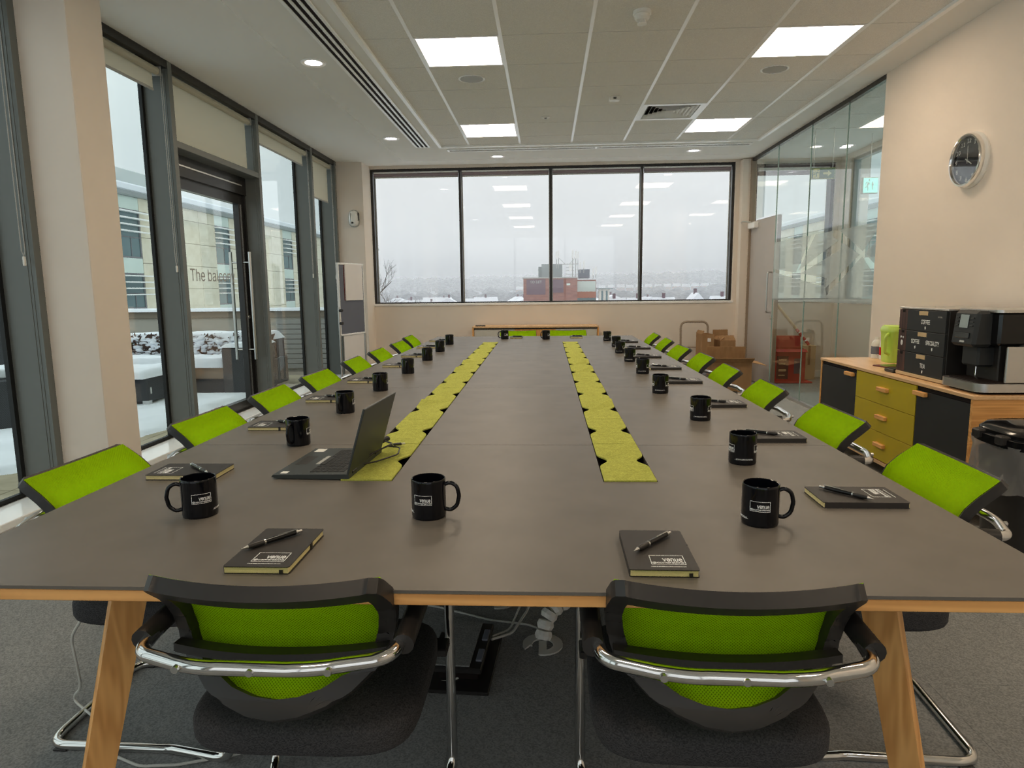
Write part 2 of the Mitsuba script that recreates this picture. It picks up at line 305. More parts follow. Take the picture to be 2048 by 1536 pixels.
for k in range(4):
    w = stru(f'window_{k + 1}', f'{ORD[k]} pane from the left of the long back window')
    x0, x1 = mx[k], mx[k + 1]; e0 = 0.035 if k == 0 else 0.016; e1 = 0.035 if k == 3 else 0.016
    add(w + '__frame', cat(bb(x0, x0 + e0, GY - 0.09, GY + 0.05, WZ0, WZ1), bb(x1 - e1, x1, GY - 0.09, GY + 0.05, WZ0, WZ1), bb(x0, x1, GY - 0.09, GY + 0.05, WZ1 - 0.03, WZ1), bb(x0, x1, GY - 0.03, GY + 0.05, WZ0, WZ0 + 0.02)), 'black_frame', False)
    add(w + '__pane', quad((x0 + e0, GY, WZ0 + 0.02), (x1 - e1, GY, WZ0 + 0.02), (x1 - e1, GY, WZ1 - 0.03), (x0 + e0, GY, WZ1 - 0.03)), 'glass', False)
    add(w + '__spacer', cat(bb(x0 + e0, x0 + e0 + 0.012, GY + 0.005, GY + 0.03, WZ0 + .02, WZ1 - .03), bb(x1 - e1 - 0.008, x1 - e1, GY + 0.005, GY + 0.03, WZ0 + .02, WZ1 - .03)), 'grey_plastic', False)
    b = thing('roller_blind', f'rolled-up mauve blind along the top of the {ORD[k]} back window pane from the left', 'blind', 'rolled blinds of the back window')
    add(b + '__headrail', bb(x0 + e0 + 0.01, x1 - e1 - 0.005, GY - 0.075, GY - 0.03, WZ1 - 0.055, WZ1 - 0.032, 0.004), 'white_metal', False)
    add(b + '__roll', tube([(x0 + e0 + 0.012, GY - 0.052, WZ1 - 0.075), (x1 - e1 - 0.01, GY - 0.052, WZ1 - 0.075)], 0.022, 12), 'mauve_blind', 40)
    add(b + '__bottom_bar', bb(x0 + e0 + 0.012, x1 - e1 - 0.01, GY - 0.058, GY - 0.046, WZ1 - 0.115, WZ1 - 0.098, 0.002), 'grey_plastic', False)
w = stru('window_5', 'back window of the corridor beyond the glass partition')
add(w + '__frame', cat(bb(2.80, 2.845, GY - .09, GY + .05, WZ0, 2.88), bb(3.815, 3.86, GY - .09, GY + .05, WZ0, 2.88), bb(2.8, 3.86, GY - .09, GY + .05, 2.84, 2.88), bb(2.8, 3.86, GY - .03, GY + .05, WZ0, WZ0 + .02)), 'black_frame', False)
add(w + '__pane', quad((2.845, GY, WZ0), (3.815, GY, WZ0), (3.815, GY, 2.84), (2.845, GY, 2.84)), 'glass', False)
add(w + '__sill', bb(2.78, 3.88, YB - 0.015, GY, WZ0 - 0.03, WZ0, 0.004), 'white_metal', False)
b = thing('roller_blind', 'rolled-up blind above the corridor window behind the glass partition', 'blind')
add(b + '__headrail', bb(2.86, 3.80, GY - .08, GY - .02, 2.80, 2.835, 0.004), 'white_metal', False)
add(b + '__roll', tube([(2.86, GY - .05, 2.765), (3.8, GY - .05, 2.765)], 0.03, 12), 'mauve_blind', 40)

# ---- left glazing: bays of 1.5 m between deep posts
stru('wall_left', 'dark grey posts and sill of the glazed terrace side')
KY = [3.544 + 1.5 * j for j in range(-4, 4)]
def post(y):
    return cat(bb(XG + 0.004, XL, y, y + 0.045, 0.02, 2.955), bb(XL - 0.012, XL + 0.002, y - 0.004, y + 0.05, 0.02, 2.955), bb(XL - 0.05, XL - 0.044, y - 0.003, y, 0.05, 2.95), bb(XL - 0.03, XL - 0.026, y - 0.003, y, 0.05, 2.95))
for y in KY + [8.93]: add('wall_left__post', post(y), 'mullion', False)
add('wall_left__sill', bb(XG + 0.005, XL + 0.05, YF, 9.0, 0.085, 0.125, 0.004), 'sill', False)
add('wall_left__sill_face', bb(XL + 0.02, XL + 0.04, YF, 9.0, 0.0, 0.085), 'paint', False)
add('wall_left__head', bb(XG - 0.06, XL, YF, 9.0, 2.90, 2.958), 'black_frame', False)
add('wall_left__base', bb(XG - 0.06, XG + 0.02, YF, 9.0, -0.1, 0.125), 'black_frame', False)
add('wall_left', bb(XG - 0.06, XL, YF - 0.3, KY[0], 0, 3.0), 'paint', False)
bays = [(KY[i] + 0.045, KY[i + 1]) for i in range(len(KY) - 1)] + [(KY[-1] + 0.045, 8.93)]
wn = 6
DOORBAY = 5
for k, (y0, y1) in enumerate(bays):
    e = 0.028
    if k == DOORBAY:
        w = stru('door_1', 'black framed glass door to the terrace'); zt = 2.36
        add(w + '__transom', bb(XG - 0.05, XL + 0.0, y0, y1, 2.355, 2.405, 0.003), 'mullion', False)
        add(w + '__head', bb(XG - 0.05, XG + 0.06, y0, y1, 2.19, 2.355), 'black_frame', False)
        add(w + '__head_groove', bb(XG + 0.06, XG + 0.068, y0, y1 - 0.1, 2.268, 2.280), 'silver', False)
        d0, d1 = y0 + 0.04, y1 - 0.03
        add(w + '__jamb', cat(bb(XG - .05, XG + .05, y0, d0, 0.02, 2.2), bb(XG - .05, XG + .05, d1, y1, 0.02, 2.2)), 'black_frame', False)
        gx0, gx1 = d0 + 0.11, d1 - 0.085
        add(w + '__leaf', cat(bb(XG - .03, XG + .03, d0, gx0, 0.13, 2.19, .003), bb(XG - .03, XG + .03, gx1, d1, .13, 2.19, .003), bb(XG - .03, XG + .03, gx0, gx1, 0.13, 0.215), bb(XG - .03, XG + .03, gx0, gx1, 2.10, 2.19)), 'black_frame', False)
        add(w + '__pane', quad((XG, gx0, .215), (XG, gx1, .215), (XG, gx1, 2.1), (XG, gx0, 2.1)), 'green_glass', False)
        add(w + '__weather_strip', bb(XG + .03, XG + .036, gx1 + .03, gx1 + .042, .2, 2.1), 'silver', False)
        for sx, nm in ((1, 'handle'), (-1, 'handle')):
            hx = XG + sx * 0.095; hy = gx1 + 0.02
            hk = add(w + '__handle', cyl((hx, hy, 0.60), (hx, hy, 1.65), 0.016, 16), 'steel', 40)
            for z in (0.70, 1.55): add(hk + '__standoff', cyl((XG + sx * .03, hy, z), (hx, hy, z), 0.009, 10), 'steel', 40)
        add(w + '__lock', cyl((XG + .03, gx1 + .055, 1.02), (XG + .042, gx1 + .055, 1.02), 0.018, 14), 'steel', 30)
        t = text('The balcony', 0.082, 0.001); t = fit(t, 0, 0.80, -0.02, 0.11)
        add(w + '__lettering', xf(t, mat4((XG + 0.004, 5.50, 1.355), (0, 1, 0), (0, 0, 1))), 'grey_plastic', False)
        add(w + '__top_pane', quad((XG, y0, 2.405), (XG, y1, 2.405), (XG, y1, 2.9), (XG, y0, 2.9)), 'green_glass', False)
        add(w + '__threshold', bb(XG - .08, XG + .06, y0, y1, 0.1, 0.132), 'black_frame', False)
    else:
        w = stru(f'window_{wn}', f'tall terrace window bay {k + 1} from the camera end'); wn += 1
        add(w + '__frame', cat(bb(XG - .022, XG + .004, y0, y0 + e, .125, 2.9), bb(XG - .022, XG + .004, y1 - e, y1, .125, 2.9), bb(XG - .022, XG + .004, y0, y1, 2.86, 2.9), bb(XG - .022, XG + .004, y0, y1, .125, .15)), 'dark_gasket', False)
        add(w + '__pane', quad((XG - .01, y0 + e, .15), (XG - .01, y1 - e, .15), (XG - .01, y1 - e, 2.86), (XG - .01, y0 + e, 2.86)), 'green_glass', False)
BL = {3: (2.72, 'behind the white column'), 4: (2.745, 'in the window beside the white column'), 5: (2.39, 'filling the panel above the terrace door'), 6: (2.735, 'in the window just past the terrace door'), 7: (2.42, 'in the last window by the whiteboard')}
for k, (zb, wh) in BL.items():
    y0, y1 = bays[k]; b = thing('roller_blind', f'cream roller blind {wh}', 'blind')
    add(b + '__tube', tube([(XL - .055, y0 + .02, 2.868), (XL - .055, y1 - .06, 2.868)], 0.027, 14), 'blind', 40)
    add(b + '__bracket', cat(bb(XL - .09, XL - .02, y1 - .06, y1 - .05, 2.835, 2.90, .003), bb(XL - .09, XL - .02, y0 + .005, y0 + .015, 2.835, 2.90, .003)), 'grey_plastic', False)
    add(b + '__fabric', quad((XL - .078, y0 + .03, zb), (XL - .078, y1 - .075, zb), (XL - .078, y1 - .075, 2.868), (XL - .078, y0 + .03, 2.868)), 'blind', False)
    add(b + '__bottom_bar', bb(XL - .085, XL - .071, y0 + .03, y1 - .075, zb - .018, zb, .003), 'grey_plastic', False)
    add(b + '__light_strip', bb(XL - .11, XL - .07, y0 + .03, y0 + .9, 2.90, 2.915), 'white_metal', False)
    if k != 5:
        yy = y1 - .05
        add(b + '__chain', cat(tube([(XL - .03, yy, 2.86), (XL - .03, yy, 1.50), (XL - .03, yy + .012, 1.47), (XL - .03, yy + .024, 1.5), (XL - .03, yy + .024, 2.86)], 0.0025, 6)), 'grey_plastic', 40)
        add(b + '__chain_weight', bb(XL - .036, XL - .024, yy + .004, yy + .02, 1.42, 1.47, .003), 'white_plastic', False)
# ---- column
stru('column', 'square white plastered column in front of the terrace glazing')
add('column', bb(XL - 0.006, -2.5, 3.588, 3.885, 0, ZPB, 0.003), 'paint', False)
# ---- right wall, partition, corridor
stru('wall_right', 'cream plastered wall with the clock'); add('wall_right', bb(XR, XR + 0.14, YF, 5.73, 0, 3.1), 'paint', False)
stru('wall_front', 'white wall behind the camera'); add('wall_front', minus(bb(XL - .3, 4.3, YF - .2, YF, 0, 3.1), bb(-2.6, 2.2, YF - .5, YF + .3, .12, 2.86)), 'paint', False)
w = stru('window_20', 'window wall behind the camera'); 
add(w + '__frame', cat(*[bb(x - .03, x + .03, YF - .12, YF, .12, 2.86) for x in (-2.57, -1.0, .6, 2.17)]), 'black_frame', False); add(w + '__pane', quad((-2.6, YF - .1, .12), (2.2, YF - .1, .12), (2.2, YF - .1, 2.86), (-2.6, YF - .1, 2.86)), 'glass', False)
stru('wall_corridor', 'pale corridor wall beyond the glass'); add('wall_corridor', minus(bb(3.92, 4.1, 2.9, YB + .1, 0, 3.1), bb(3.8, 4.2, 5.2, 9.12, WZ0, 2.88)), 'paint', False); add('wall_corridor__end', bb(2.8, 4.2, 2.8, 2.95, 0, 3.1), 'paint', False)
w = stru('window_21', 'side window of the corridor beyond the glass partition')
add(w + '__frame', cat(*[bb(3.97, 4.05, y - .02, y + .02, WZ0, 2.88) for y in (5.22, 6.5, 7.8, 9.1)], bb(3.97, 4.05, 5.2, 9.12, 2.85, 2.88), bb(3.97, 4.05, 5.2, 9.12, WZ0, WZ0 + .02)), 'grey_plastic', False)
add(w + '__pane', quad((4.0, 5.2, WZ0), (4.0, 9.12, WZ0), (4.0, 9.12, 2.88), (4.0, 5.2, 2.88)), 'green_glass', False); add(w + '__sill', bb(3.90, 4.0, 5.18, 9.14, WZ0 - .03, WZ0, .004), 'white_metal', False)
stru('trim_1', 'white skirting along the right wall'); add('trim_1', bb(XR - .014, XR, YF, 5.7, 0, .1, .003), 'white_metal', False)
stru('wall_partition', 'frameless glass partition to the corridor')
for a, c in ((5.73, 6.42), (6.42, 7.26), (7.26, 8.25)):
    add('wall_partition__pane', quad((XR + .02, a + .003, .03), (XR + .02, c - .003, .03), (XR + .02, c - .003, 2.885), (XR + .02, a + .003, 2.885)), 'part_glass', False)
add('wall_partition__pane', quad((XR + .02, 8.253, 2.12), (XR + .02, 9.22, 2.12), (XR + .02, 9.22, 2.885), (XR + .02, 8.253, 2.885)), 'part_glass', False)
for y in (5.735, 6.42, 7.26, 8.25): add('wall_partition__joint', bb(XR + .014, XR + .026, y - .003, y + .003, .03, 2.885), 'edge_green', False)
add('wall_partition__head_channel', bb(XR, XR + .04, 5.73, 9.24, 2.885, 2.93), 'black_frame', False)
add('wall_partition__floor_channel', bb(XR, XR + .04, 5.73, 8.3, 0.0, .03), 'silver', False)
add('wall_partition__end_frame', bb(XR - .01, XR + .06, 9.2, 9.24, 0, 2.93), 'door_edge', False)
band = sbox(5.735, 1.10, 8.25, 1.775)
def arm(a, c, w):
    a, c = np.array(a), np.array(c); n = np.array([-(c - a)[1], (c - a)[0]]); n /= np.linalg.norm(n); return Polygon([a + n * w * .4, c + n * w, c - n * w, a - n * w * .4])
cut = unary_union([arm((7.5, 1.40), (7.05, 1.80), .035), arm((7.52, 1.385), (6.42, 1.64), .05), arm((8.3, 1.45), (6.70, 1.29), .045), arm((5.98, 1.53), (6.6, 1.77), .05), arm((5.98, 1.53), (5.6, 1.75), .05), arm((5.98, 1.53), (5.6, 1.30), .05), arm((5.98, 1.53), (6.7, 1.2), .04)])
film = ext(band.difference(cut), 0, .0006)
add('wall_partition__film_band', xf(film, mat4((XR + .013, 0, 0), (0, 1, 0), (0, 0, 1))), 'film', False)
# door leaf, ajar
d = stru('door_2', 'grey door standing ajar at the end of the glass partition')
hinge, free = np.array([2.745, 9.24, 0]), np.array([2.80, 8.33, 0]); DL = np.linalg.norm(free - hinge)
DM = mat4(hinge + [0, 0, .01], free - hinge, (0, 0, 1))       # local x along the leaf, y up, z into the corridor side
dn = DM[:3, 2]; sgn = -1 if dn[0] > 0 else 1                    # room side
add(d + '__leaf', xf(bb(0, DL - .004, 0, 2.10, -.022, .022, .002), DM), 'door_grey', False)
add(d + '__edge', xf(bb(DL - .005, DL + .003, 0, 2.10, -.0225, .0225, .001), DM), 'door_edge', False)
hz = sgn * .022
add(d + '__pull_handle', xf(tube(fillet([(DL - .10, .93, hz), (DL - .10, .93, hz + sgn * .06), (DL - .10, 1.42, hz + sgn * .06), (DL - .10, 1.42, hz)], .025), .011, 12), DM), 'steel', 40)
add(d + '__lock', xf(cyl((DL - .06, .86, hz), (DL - .06, .86, hz + sgn * .02), .022, 14), DM), 'steel', 30)
cl = add(d + '__closer', xf(bb(.06, .30, 2.0, 2.075, hz, hz + sgn * .06, .006), DM), 'white_metal', False)
add(cl + '__arm', tube([DM[:3, :3] @ [.10, 2.085, hz + sgn * .03] + DM[:3, 3], (2.58, 9.1, 2.105), (2.60, 9.22, 2.10)], .009, 8), 'steel', 30)

# ---- exterior ground and terrace shell
stru('terrace', 'terrace slab and rendered parapet outside the glazing')
add('terrace', bb(-9.6, XG - .06, -4, 10.9, -.5, -.03), 'render_brown', False)
_ps = proto(bb(-.222, .222, -.222, .222, -.03, 0, .002), 'paving', False)
for i in range(3):
    for j in range(22):
        put('terrace__paving_slab', _ps, place(-3.27 - .45 * i, .2 + .45 * j))
add('terrace__parapet', bb(-9.6, -2.98, 10.6, 10.85, -.3, .86), 'render_pale', False)
add('terrace__parapet_rail', bb(-9.6, -2.98, 10.56, 10.86, .85, .965, .004), 'render_brown', False)
add('terrace__side_parapet', bb(-9.75, -9.5, -4, 10.85, -.3, .92), 'render_pale', False)
for k in range(10): add('terrace__ribbed_panel', bb(-4.35, -2.99, 10.545, 10.56, .02 + .08 * k, .092 + .08 * k, .006), 'grey_plastic', False)
stru('ground', 'snow covered ground far below'); add('ground', bb(-2500, 2500, -300, 3200, -16, -15), 'snow', False)

# ================================================================== CEILING FITTINGS
def panel(x0, y0, label, z=ZCL, group=None, L=PANEL):
    t = thing('ceiling_light', label, 'ceiling light', group); a = .012; q = .6
    add(t + '__frame', ext(sbox(x0 + .004, y0 + .004, x0 + q - .004, y0 + q - .004).difference(sbox(x0 + .024, y0 + .018, x0 + q - .024, y0 + q - .018)), z - .001, z + .02), 'white_metal', False)
    put(t + '__diffuser', lamp(quad((x0 + .02, y0 + .014, z + .004), (x0 + .02, y0 + q - .014, z + .004), (x0 + q - .02, y0 + q - .014, z + .004), (x0 + q - .02, y0 + .014, z + .004)), PANEL_RGB, L))
_n = {-.08: 'overhead nearest the camera end, out of frame', 2.32: 'above the near half of the table', 4.72: 'large near one', 7.12: 'small far one by the back window'}
for c, side in ((1, 'left'), (5, 'right')):
    for y in (-.08, 2.32, 4.72, 7.12):
        panel(cols[c], y, f'glowing square ceiling panel in the {side} row, {_n[y]}')
panel(3.40, 7.075, 'glowing ceiling panel in the corridor seen through the glass partition', ZCORR, L=PANEL * .3)
_dlr = proto(lathe([(.062, .0), (.085, -.004), (.092, 0), (.092, .004), (.062, .004)], 32), 'white_metal')
def downlight(x, y, z, label, L=45.0):
    t = thing('downlight', label, 'downlight'); put(t + '__rim', _dlr, place(x, y, z))
    n = 24; g = -np.arange(n) * 2 * PI / n; V = np.vstack([[[x, y, z + .0015]], np.stack([x + .064 * np.cos(g), y + .064 * np.sin(g), np.full(n, z + .0015)], 1)])
    put(t + '__lens', lamp(trimesh.Trimesh(V, [[0, 1 + i, 1 + (i + 1) % n] for i in range(n)], process=False), (1.0, .78, .54), L))
downlight(-1.70, 5.085, ZPB - .004, 'round recessed downlight over the left margin, nearer one beside the long slot vent')
downlight(-1.707, 7.586, ZPB - .004, 'round recessed downlight over the left margin, farther one near the end of the slot vent')
downlight(-1.70, 2.585, ZPB - .004, 'round recessed downlight over the left margin near the camera')
downlight(-.61, 8.72, ZPB - .004, 'round recessed downlight above the back window, left one')
downlight(1.82, 8.62, ZPB - .004, 'round recessed downlight above the back window, right one')
downlight(3.293, 8.62, ZCORR - .004, 'round downlight in the corridor ceiling, left one of two behind the glass', 8.0)
downlight(3.66, 8.60, ZCORR - .004, 'round downlight in the corridor ceiling, right one of two behind the glass', 8.0)
t = thing('slot_vent', 'long white ceiling slot vent with three dark slots along the window side', 'air vent')
xs0, xs1, ys0, ys1 = -1.525, -1.352, YF + .4, 8.06
add(t + '__backing', bb(xs0 + .01, xs1 - .01, ys0 + .01, ys1 - .01, ZPB - .004, ZPB + .002), 'slot', False)
w_ = (xs1 - xs0) / 3
for k in range(4):
    xc = xs0 + .012 + (xs1 - xs0 - .024) * k / 3
    hw = .0105 if k in (1, 2) else .012
    add(t + '__rail', bb(xc - hw, xc + hw, ys0, ys1, ZPB - .011, ZPB, .002), 'white_metal', False)
add(t + '__end_cap', bb(xs0, xs1, ys1 - .012, ys1, ZPB - .011, ZPB, .002), 'white_metal', False)
t = thing('slot_vent', 'narrow white slot vent across the ceiling above the back window', 'air vent')
add(t + '__backing', bb(-1.16, 2.40, 8.24, 8.33, ZPB - .004, ZPB + .002), 'grey_plastic', False)
for y in (8.235, 8.335): add(t + '__rail', bb(-1.18, 2.42, y - .012, y + .012, ZPB - .012, ZPB, .002), 'white_metal', False)
for x in (-1.17, .6, 2.41): add(t + '__end_cap', bb(x - .012, x + .012, 8.235, 8.335, ZPB - .011, ZPB), 'white_metal', False)
t = thing('air_vent', 'square white louvred air vent among the ceiling tiles', 'air vent')
vx, vy = (cols[4] + cols[5]) / 2, rows[VENT[1]] + .3
add(t + '__frame', ext(sbox(vx - .29, vy - .29, vx + .29, vy + .29).difference(sbox(vx - .245, vy - .245, vx + .245, vy + .245)), ZCL - .004, ZCL + .02), 'white_metal', False)
add(t + '__backing', bb(vx - .25, vx + .25, vy - .25, vy + .25, ZCL + .07, ZCL + .075), 'slot', False)
for k in range(6):
    o, i_ = .238 - .038 * k, .238 - .038 * k - .022
    ring = []
    for q in range(4):
        m = place(0, 0, 0, q * PI / 2); a = quad((-o, -o, ZCL), (o, -o, ZCL), (i_, -i_, ZCL + .03), (-i_, -i_, ZCL + .03)); a = cat(a, xf(a, mat4((0, 0, .002), (1, 0, 0), (0, 1, 0)))); ring.append(xf(a, m))
    add(t + '__louvre', xf(cat(*ring), place(vx, vy, 0)), 'white_metal', False)
t = thing('smoke_detector', 'white domed smoke detector on a ceiling tile', 'smoke detector')
add(t + '__base', xf(lathe([(0, 0), (.056, 0), (.056, -.018), (.052, -.022), (0, -.022)], 30), place(.594, 4.40, ZCL)), 'white_plastic')
add(t + '__body', xf(lathe([(0, -.02), (.047, -.02), (.046, -.04), (.036, -.052), (0, -.052)], 30), place(.594, 4.40, ZCL)), 'white_plastic')
for k in range(6):
    g = k * PI / 3; add(t + '__post', cyl((.594 + .026 * math.cos(g), 4.40 + .026 * math.sin(g), ZCL - .05), (.594 + .026 * math.cos(g), 4.40 + .026 * math.sin(g), ZCL - .072), .004, 6), 'white_plastic')
add(t + '__cap', xf(lathe([(0, -.07), (.03, -.07), (.03, -.075), (0, -.077)], 24), place(.594, 4.40, ZCL)), 'white_plastic')
for x, y, l in ((-.594, 5.63, 'left one below the bright left panel'), (1.792, 5.60, 'right one below the bright right panel')):
    t = thing('ceiling_speaker', f'round ceiling speaker with grey grille, {l}', 'speaker')
    add(t + '__rim', xf(lathe([(.09, .002), (.10, -.004), (.107, 0), (.107, .004), (.09, .004)], 36), place(x, y, ZCL - .002)), 'white_metal')
    add(t + '__grille', xf(lathe([(0, -.001), (.092, 0), (.092, .002), (0, .002)], 36), place(x, y, ZCL - .003)), 'grey_plastic')
t = thing('motion_sensor', 'small square white sensor box on a ceiling tile', 'sensor')
add(t + '__body', bb(.565, .657, 6.22, 6.285, ZCL - .034, ZCL, .006), 'white_plastic', False); add(t + '__lens', bb(.60, .625, 6.216, 6.222, ZCL - .024, ZCL - .012), 'black_plastic', False)
t = thing('sprinkler', 'small round white flush sensor on a ceiling tile', 'sensor')
add(t + '__plate', xf(lathe([(0, -.012), (.03, -.012), (.045, -.004), (.045, 0), (0, 0)], 24), place(0, 6.89, ZCL)), 'white_plastic'); add(t + '__eye', xf(lathe([(0, -.016), (.012, -.016), (.014, -.011), (0, -.011)], 14), place(0, 6.89, ZCL)), 'black_plastic')

# ================================================================== TABLE
TZ = .73; TX0, TX1, TY0, TY1 = -1.244, .959, 1.131, 7.57
tb = thing('conference_table', 'long conference table with dark grey laminate top and oak edge on oak legs', 'table')
def slotline(side, y): return (-.518 - .0092 * (y - 1.82)) if side == 0 else (.234 + .0002 * (y - 1.82))
SW, SY0, SY1 = .076, 1.82, 6.72
slots = [Polygon([(slotline(s, SY0) - SW, SY0), (slotline(s, SY0) + SW, SY0), (slotline(s, SY1) + SW, SY1), (slotline(s, SY1) - SW, SY1)]) for s in (0, 1)]
jo = [TY0, 2.262, 3.616, 5.0, 6.37, TY1]
for a, c in zip(jo[:-1], jo[1:]):
    p = sbox(TX0 + (.0 if 1 else 0), a + (.0012 if a > TY0 else 0), TX1, c - (.0012 if c < TY1 else 0)).difference(unary_union(slots))
    add(tb + '__top_panel', ext(p, .7235, TZ), 'laminate', False)
outer = sbox(TX0 + .001, TY0 + .001, TX1 - .001, TY1 - .001); inner = sbox(TX0 + .03, TY0 + .03, TX1 - .03, TY1 - .03)
for y in (TY0 + .001, TY1 - .03): add(tb + '__edge_band', bb(TX0 + .001, TX1 - .001, y, y + .029, .7005, .7233, .0015), 'oak_x', False)
for x in (TX0 + .001, TX1 - .03): add(tb + '__edge_band', bb(x, x + .029, TY0 + .03, TY1 - .03, .7005, .7233, .0015), 'oak_y', False)
add(tb + '__core', ext(inner.difference(unary_union(slots)), .702, .7232), 'plenum', False)
for s in (0, 1):
    m = (slotline(s, SY0) + slotline(s, SY1)) / 2
    add(tb + '__cable_tray', bb(m - .11, m + .11, SY0 - .01, SY1 + .01, .64, .702), 'slot', False)
def leg(xt, xb, yt, yb):
    sx = 1 if xt < 0 else -1; sy = 1 if yt < 4 else -1; q = .7071
    d1, d2 = np.array([sx * q, sy * q, 0]), np.array([-sx * q, sy * q, 0]); V = []
    for (x, y, z, l, w) in ((xt, yt, .702, .034, .0125), (xb, yb, 0, .026, .0115)):
        for i in (-1, 1):
            for j in (-1, 1): V.append(np.array([x, y, z]) + d1 * l * i + d2 * w * j)
    return trimesh.convex.convex_hull(np.array(V))
for yt, yb in ((1.245, 1.20), (2.93, 2.93), (4.31, 4.31), (5.69, 5.69), (7.45, 7.50)):
    add(tb + '__leg', leg(-.845, -1.005, yt, yb), 'oak_z', False); add(tb + '__leg', leg(.632, .765, yt, yb), 'oak_z', False)
    add(tb + '__frame_rail', bb(-.85, .63, yt - .02, yt + .02, .665, .702), 'black_plastic', False)
for s in (0, 1):
    for k in range(11):
        L_ = (SY1 - SY0 - .02) / 11; a = SY0 + L_ * k; y0, y1 = a + .0015, a + L_ - .0015
        def q(w, y): return (slotline(s, y) + w, y)
        ym = (y0 + y1) / 2; P = [q(-.0735, y0)]; hw = .0735
        def edge(sg):
            pts = []
            for j in range(17):
                y = ym - .085 + .17 * j / 16; dpt = .028 * (0.5 + 0.5 * math.cos(PI * (y - ym) / .085)) ** 1.4; pts.append(q(sg * (hw - dpt), y))
            return pts
        pol = [q(-hw, y0), q(hw, y0)] + edge(1) + [q(hw, y1), q(-hw, y1)] + edge(-1)[::-1]
        m = ext(Polygon(pol), TZ - .001, TZ + .0035)
        if k in (2, 5, 6): 
            v = m.vertices.copy(); cx = slotline(s, y1); tgt = (v[:, 1] > y1 - .02) & ((v[:, 0] - cx) * (1 if s else -1) > .05); v[tgt, 2] += .012; m = trimesh.Trimesh(v, m.faces, process=False)
        o = add('felt_pad', m, 'felt', False)
        lab(o, f'olive green felt pad, {ORD[k]} from the near end in the {("left", "right")[s]} slot of the table', 'felt pad', f'felt pads in the {("left", "right")[s]} table slot')

# ================================================================== CHAIR
def yprof(z): return np.interp(z, [.48, .52, .56, .60, .64, .68, .71, .74, .765, .79], [-.005, .03, .055, .068, .072, .062, .045, .016, -.015, -.045])
def bow(x): return .040 * (np.abs(x) / .22) ** 2
def yback(x, z): return yprof(z) + bow(x)
def back_outline(n=26):
    R = [(x * .945, z) for x, z in [(.20, .787), (.216, .783), (.222, .772), (.226, .74), (.228, .70), (.224, .66), (.217, .62), (.205, .588), (.180, .558), (.145, .532), (.10, .511), (.05, .499), (0, .495)]]
    top = [(x, .778 + .009 * (abs(x) / .2) ** 2) for x in np.linspace(-.18, .18, 15)]
    return top + R + [(-x, z) for x, z in R[::-1][1:]]
bo = Polygon(back_outline()).buffer(0)
def panel_from(poly, y0, y1, seg=.018):
    """extruded in depth, then bent to the back's curve"""
    def dens(r):
        r = np.array(r.coords); out = []
        for a, c in zip(r[:-1], r[1:]):
            k = max(1, int(np.ceil(np.linalg.norm(c - a) / seg))); out += [a + (c - a) * j / k for j in range(k)]
        return out
    poly = Polygon(dens(poly.exterior), [dens(h) for h in poly.interiors])
    m = ext(poly, 0, y1 - y0); m = m.subdivide_to_size(.016); v = m.vertices
    z = v[:, 1]; sl = (yprof(z + .004) - yprof(z - .004)) / .008; q = 1 / np.sqrt(1 + sl * sl); t = y0 + v[:, 2]
    V = np.stack([v[:, 0], yback(v[:, 0], z) + t * q, z - t * sl * q], 1)
    mm = trimesh.Trimesh(V, m.faces, process=False); mm.invert(); return mm
ch_frame = panel_from(bo.difference(bo.buffer(-.030)), -.030, -.0025)
def mesh_panel():
    nz, nx = 24, 23; V, UV = [], []; inn = bo.buffer(-.005)
    from shapely.geometry import LineString
    def half(z):
        g = inn.intersection(LineString([(-.4, z), (.4, z)])); return g.bounds[2] if not g.is_empty else .012
    for j in range(nz):
        v = j / (nz - 1); w = half(.502 + (.768 - .502) * v)
        for x in np.linspace(-w, w, nx):
            z = .502 + (.7725 + .009 * min(1, abs(x) / .2) ** 2 - .502) * v
            V.append([x, float(yback(x, z)) - .0015, z]); UV.append([x, z * 1.15 + 5])
    i, j = np.meshgrid(np.arange(nz - 1), np.arange(nx - 1), indexing='ij'); a = (i * nx + j).ravel()
    F = np.vstack([np.stack([a, a + 1, a + nx + 1], 1), np.stack([a, a + nx + 1, a + nx], 1)])
    return trimesh.Trimesh(np.array(V), F, process=False), np.array(UV)
_mp, _uv = mesh_panel()
CH = {}
CH['back_frame'] = proto(ch_frame, 'black_plastic', 35)
CH['mesh_back'] = mikit.ply(_mp, M('mesh'), smooth=True, uv=_uv)
CH['back_crossbar'] = proto(panel_from(sbox(-.20, .594, .20, .620).buffer(0), -.058, -.026), 'black_plastic', 35)
loop = [(-.1, -.064, .645), (.1, -.064, .645), (.225, -.022, .645), (.236, .09, .650), (.240, .47, .660), (.240, .53, .60), (.240, .53, .0125), (.2075, .335, .0125), (.2075, -.02, .0125), (-.2075, -.02, .0125), (-.2075, .335, .0125), (-.240, .53, .0125), (-.240, .53, .60), (-.240, .47, .660), (-.236, .09, .650), (-.225, -.022, .645)]
rad = [.25, .25, .05, .05, .06, .06, .05, .14, .06, .06, .14, .05, .06, .06, .05, .05]
CH['tube_frame'] = proto(tube(fillet(loop, rad, 7, closed=True), .0125, 12, closed=True), 'chrome', 60)
CH['seat'] = proto(xf(superbox(.232, .225, .044, .45, .42), place(0, .285, .412)), 'fabric', 60)
CH['seat_bracket'] = proto(cat(bb(-.245, .245, .44, .50, .372, .392, .003), bb(-.16, .16, .12, .46, .366, .384, .003)), 'black_plastic', False)
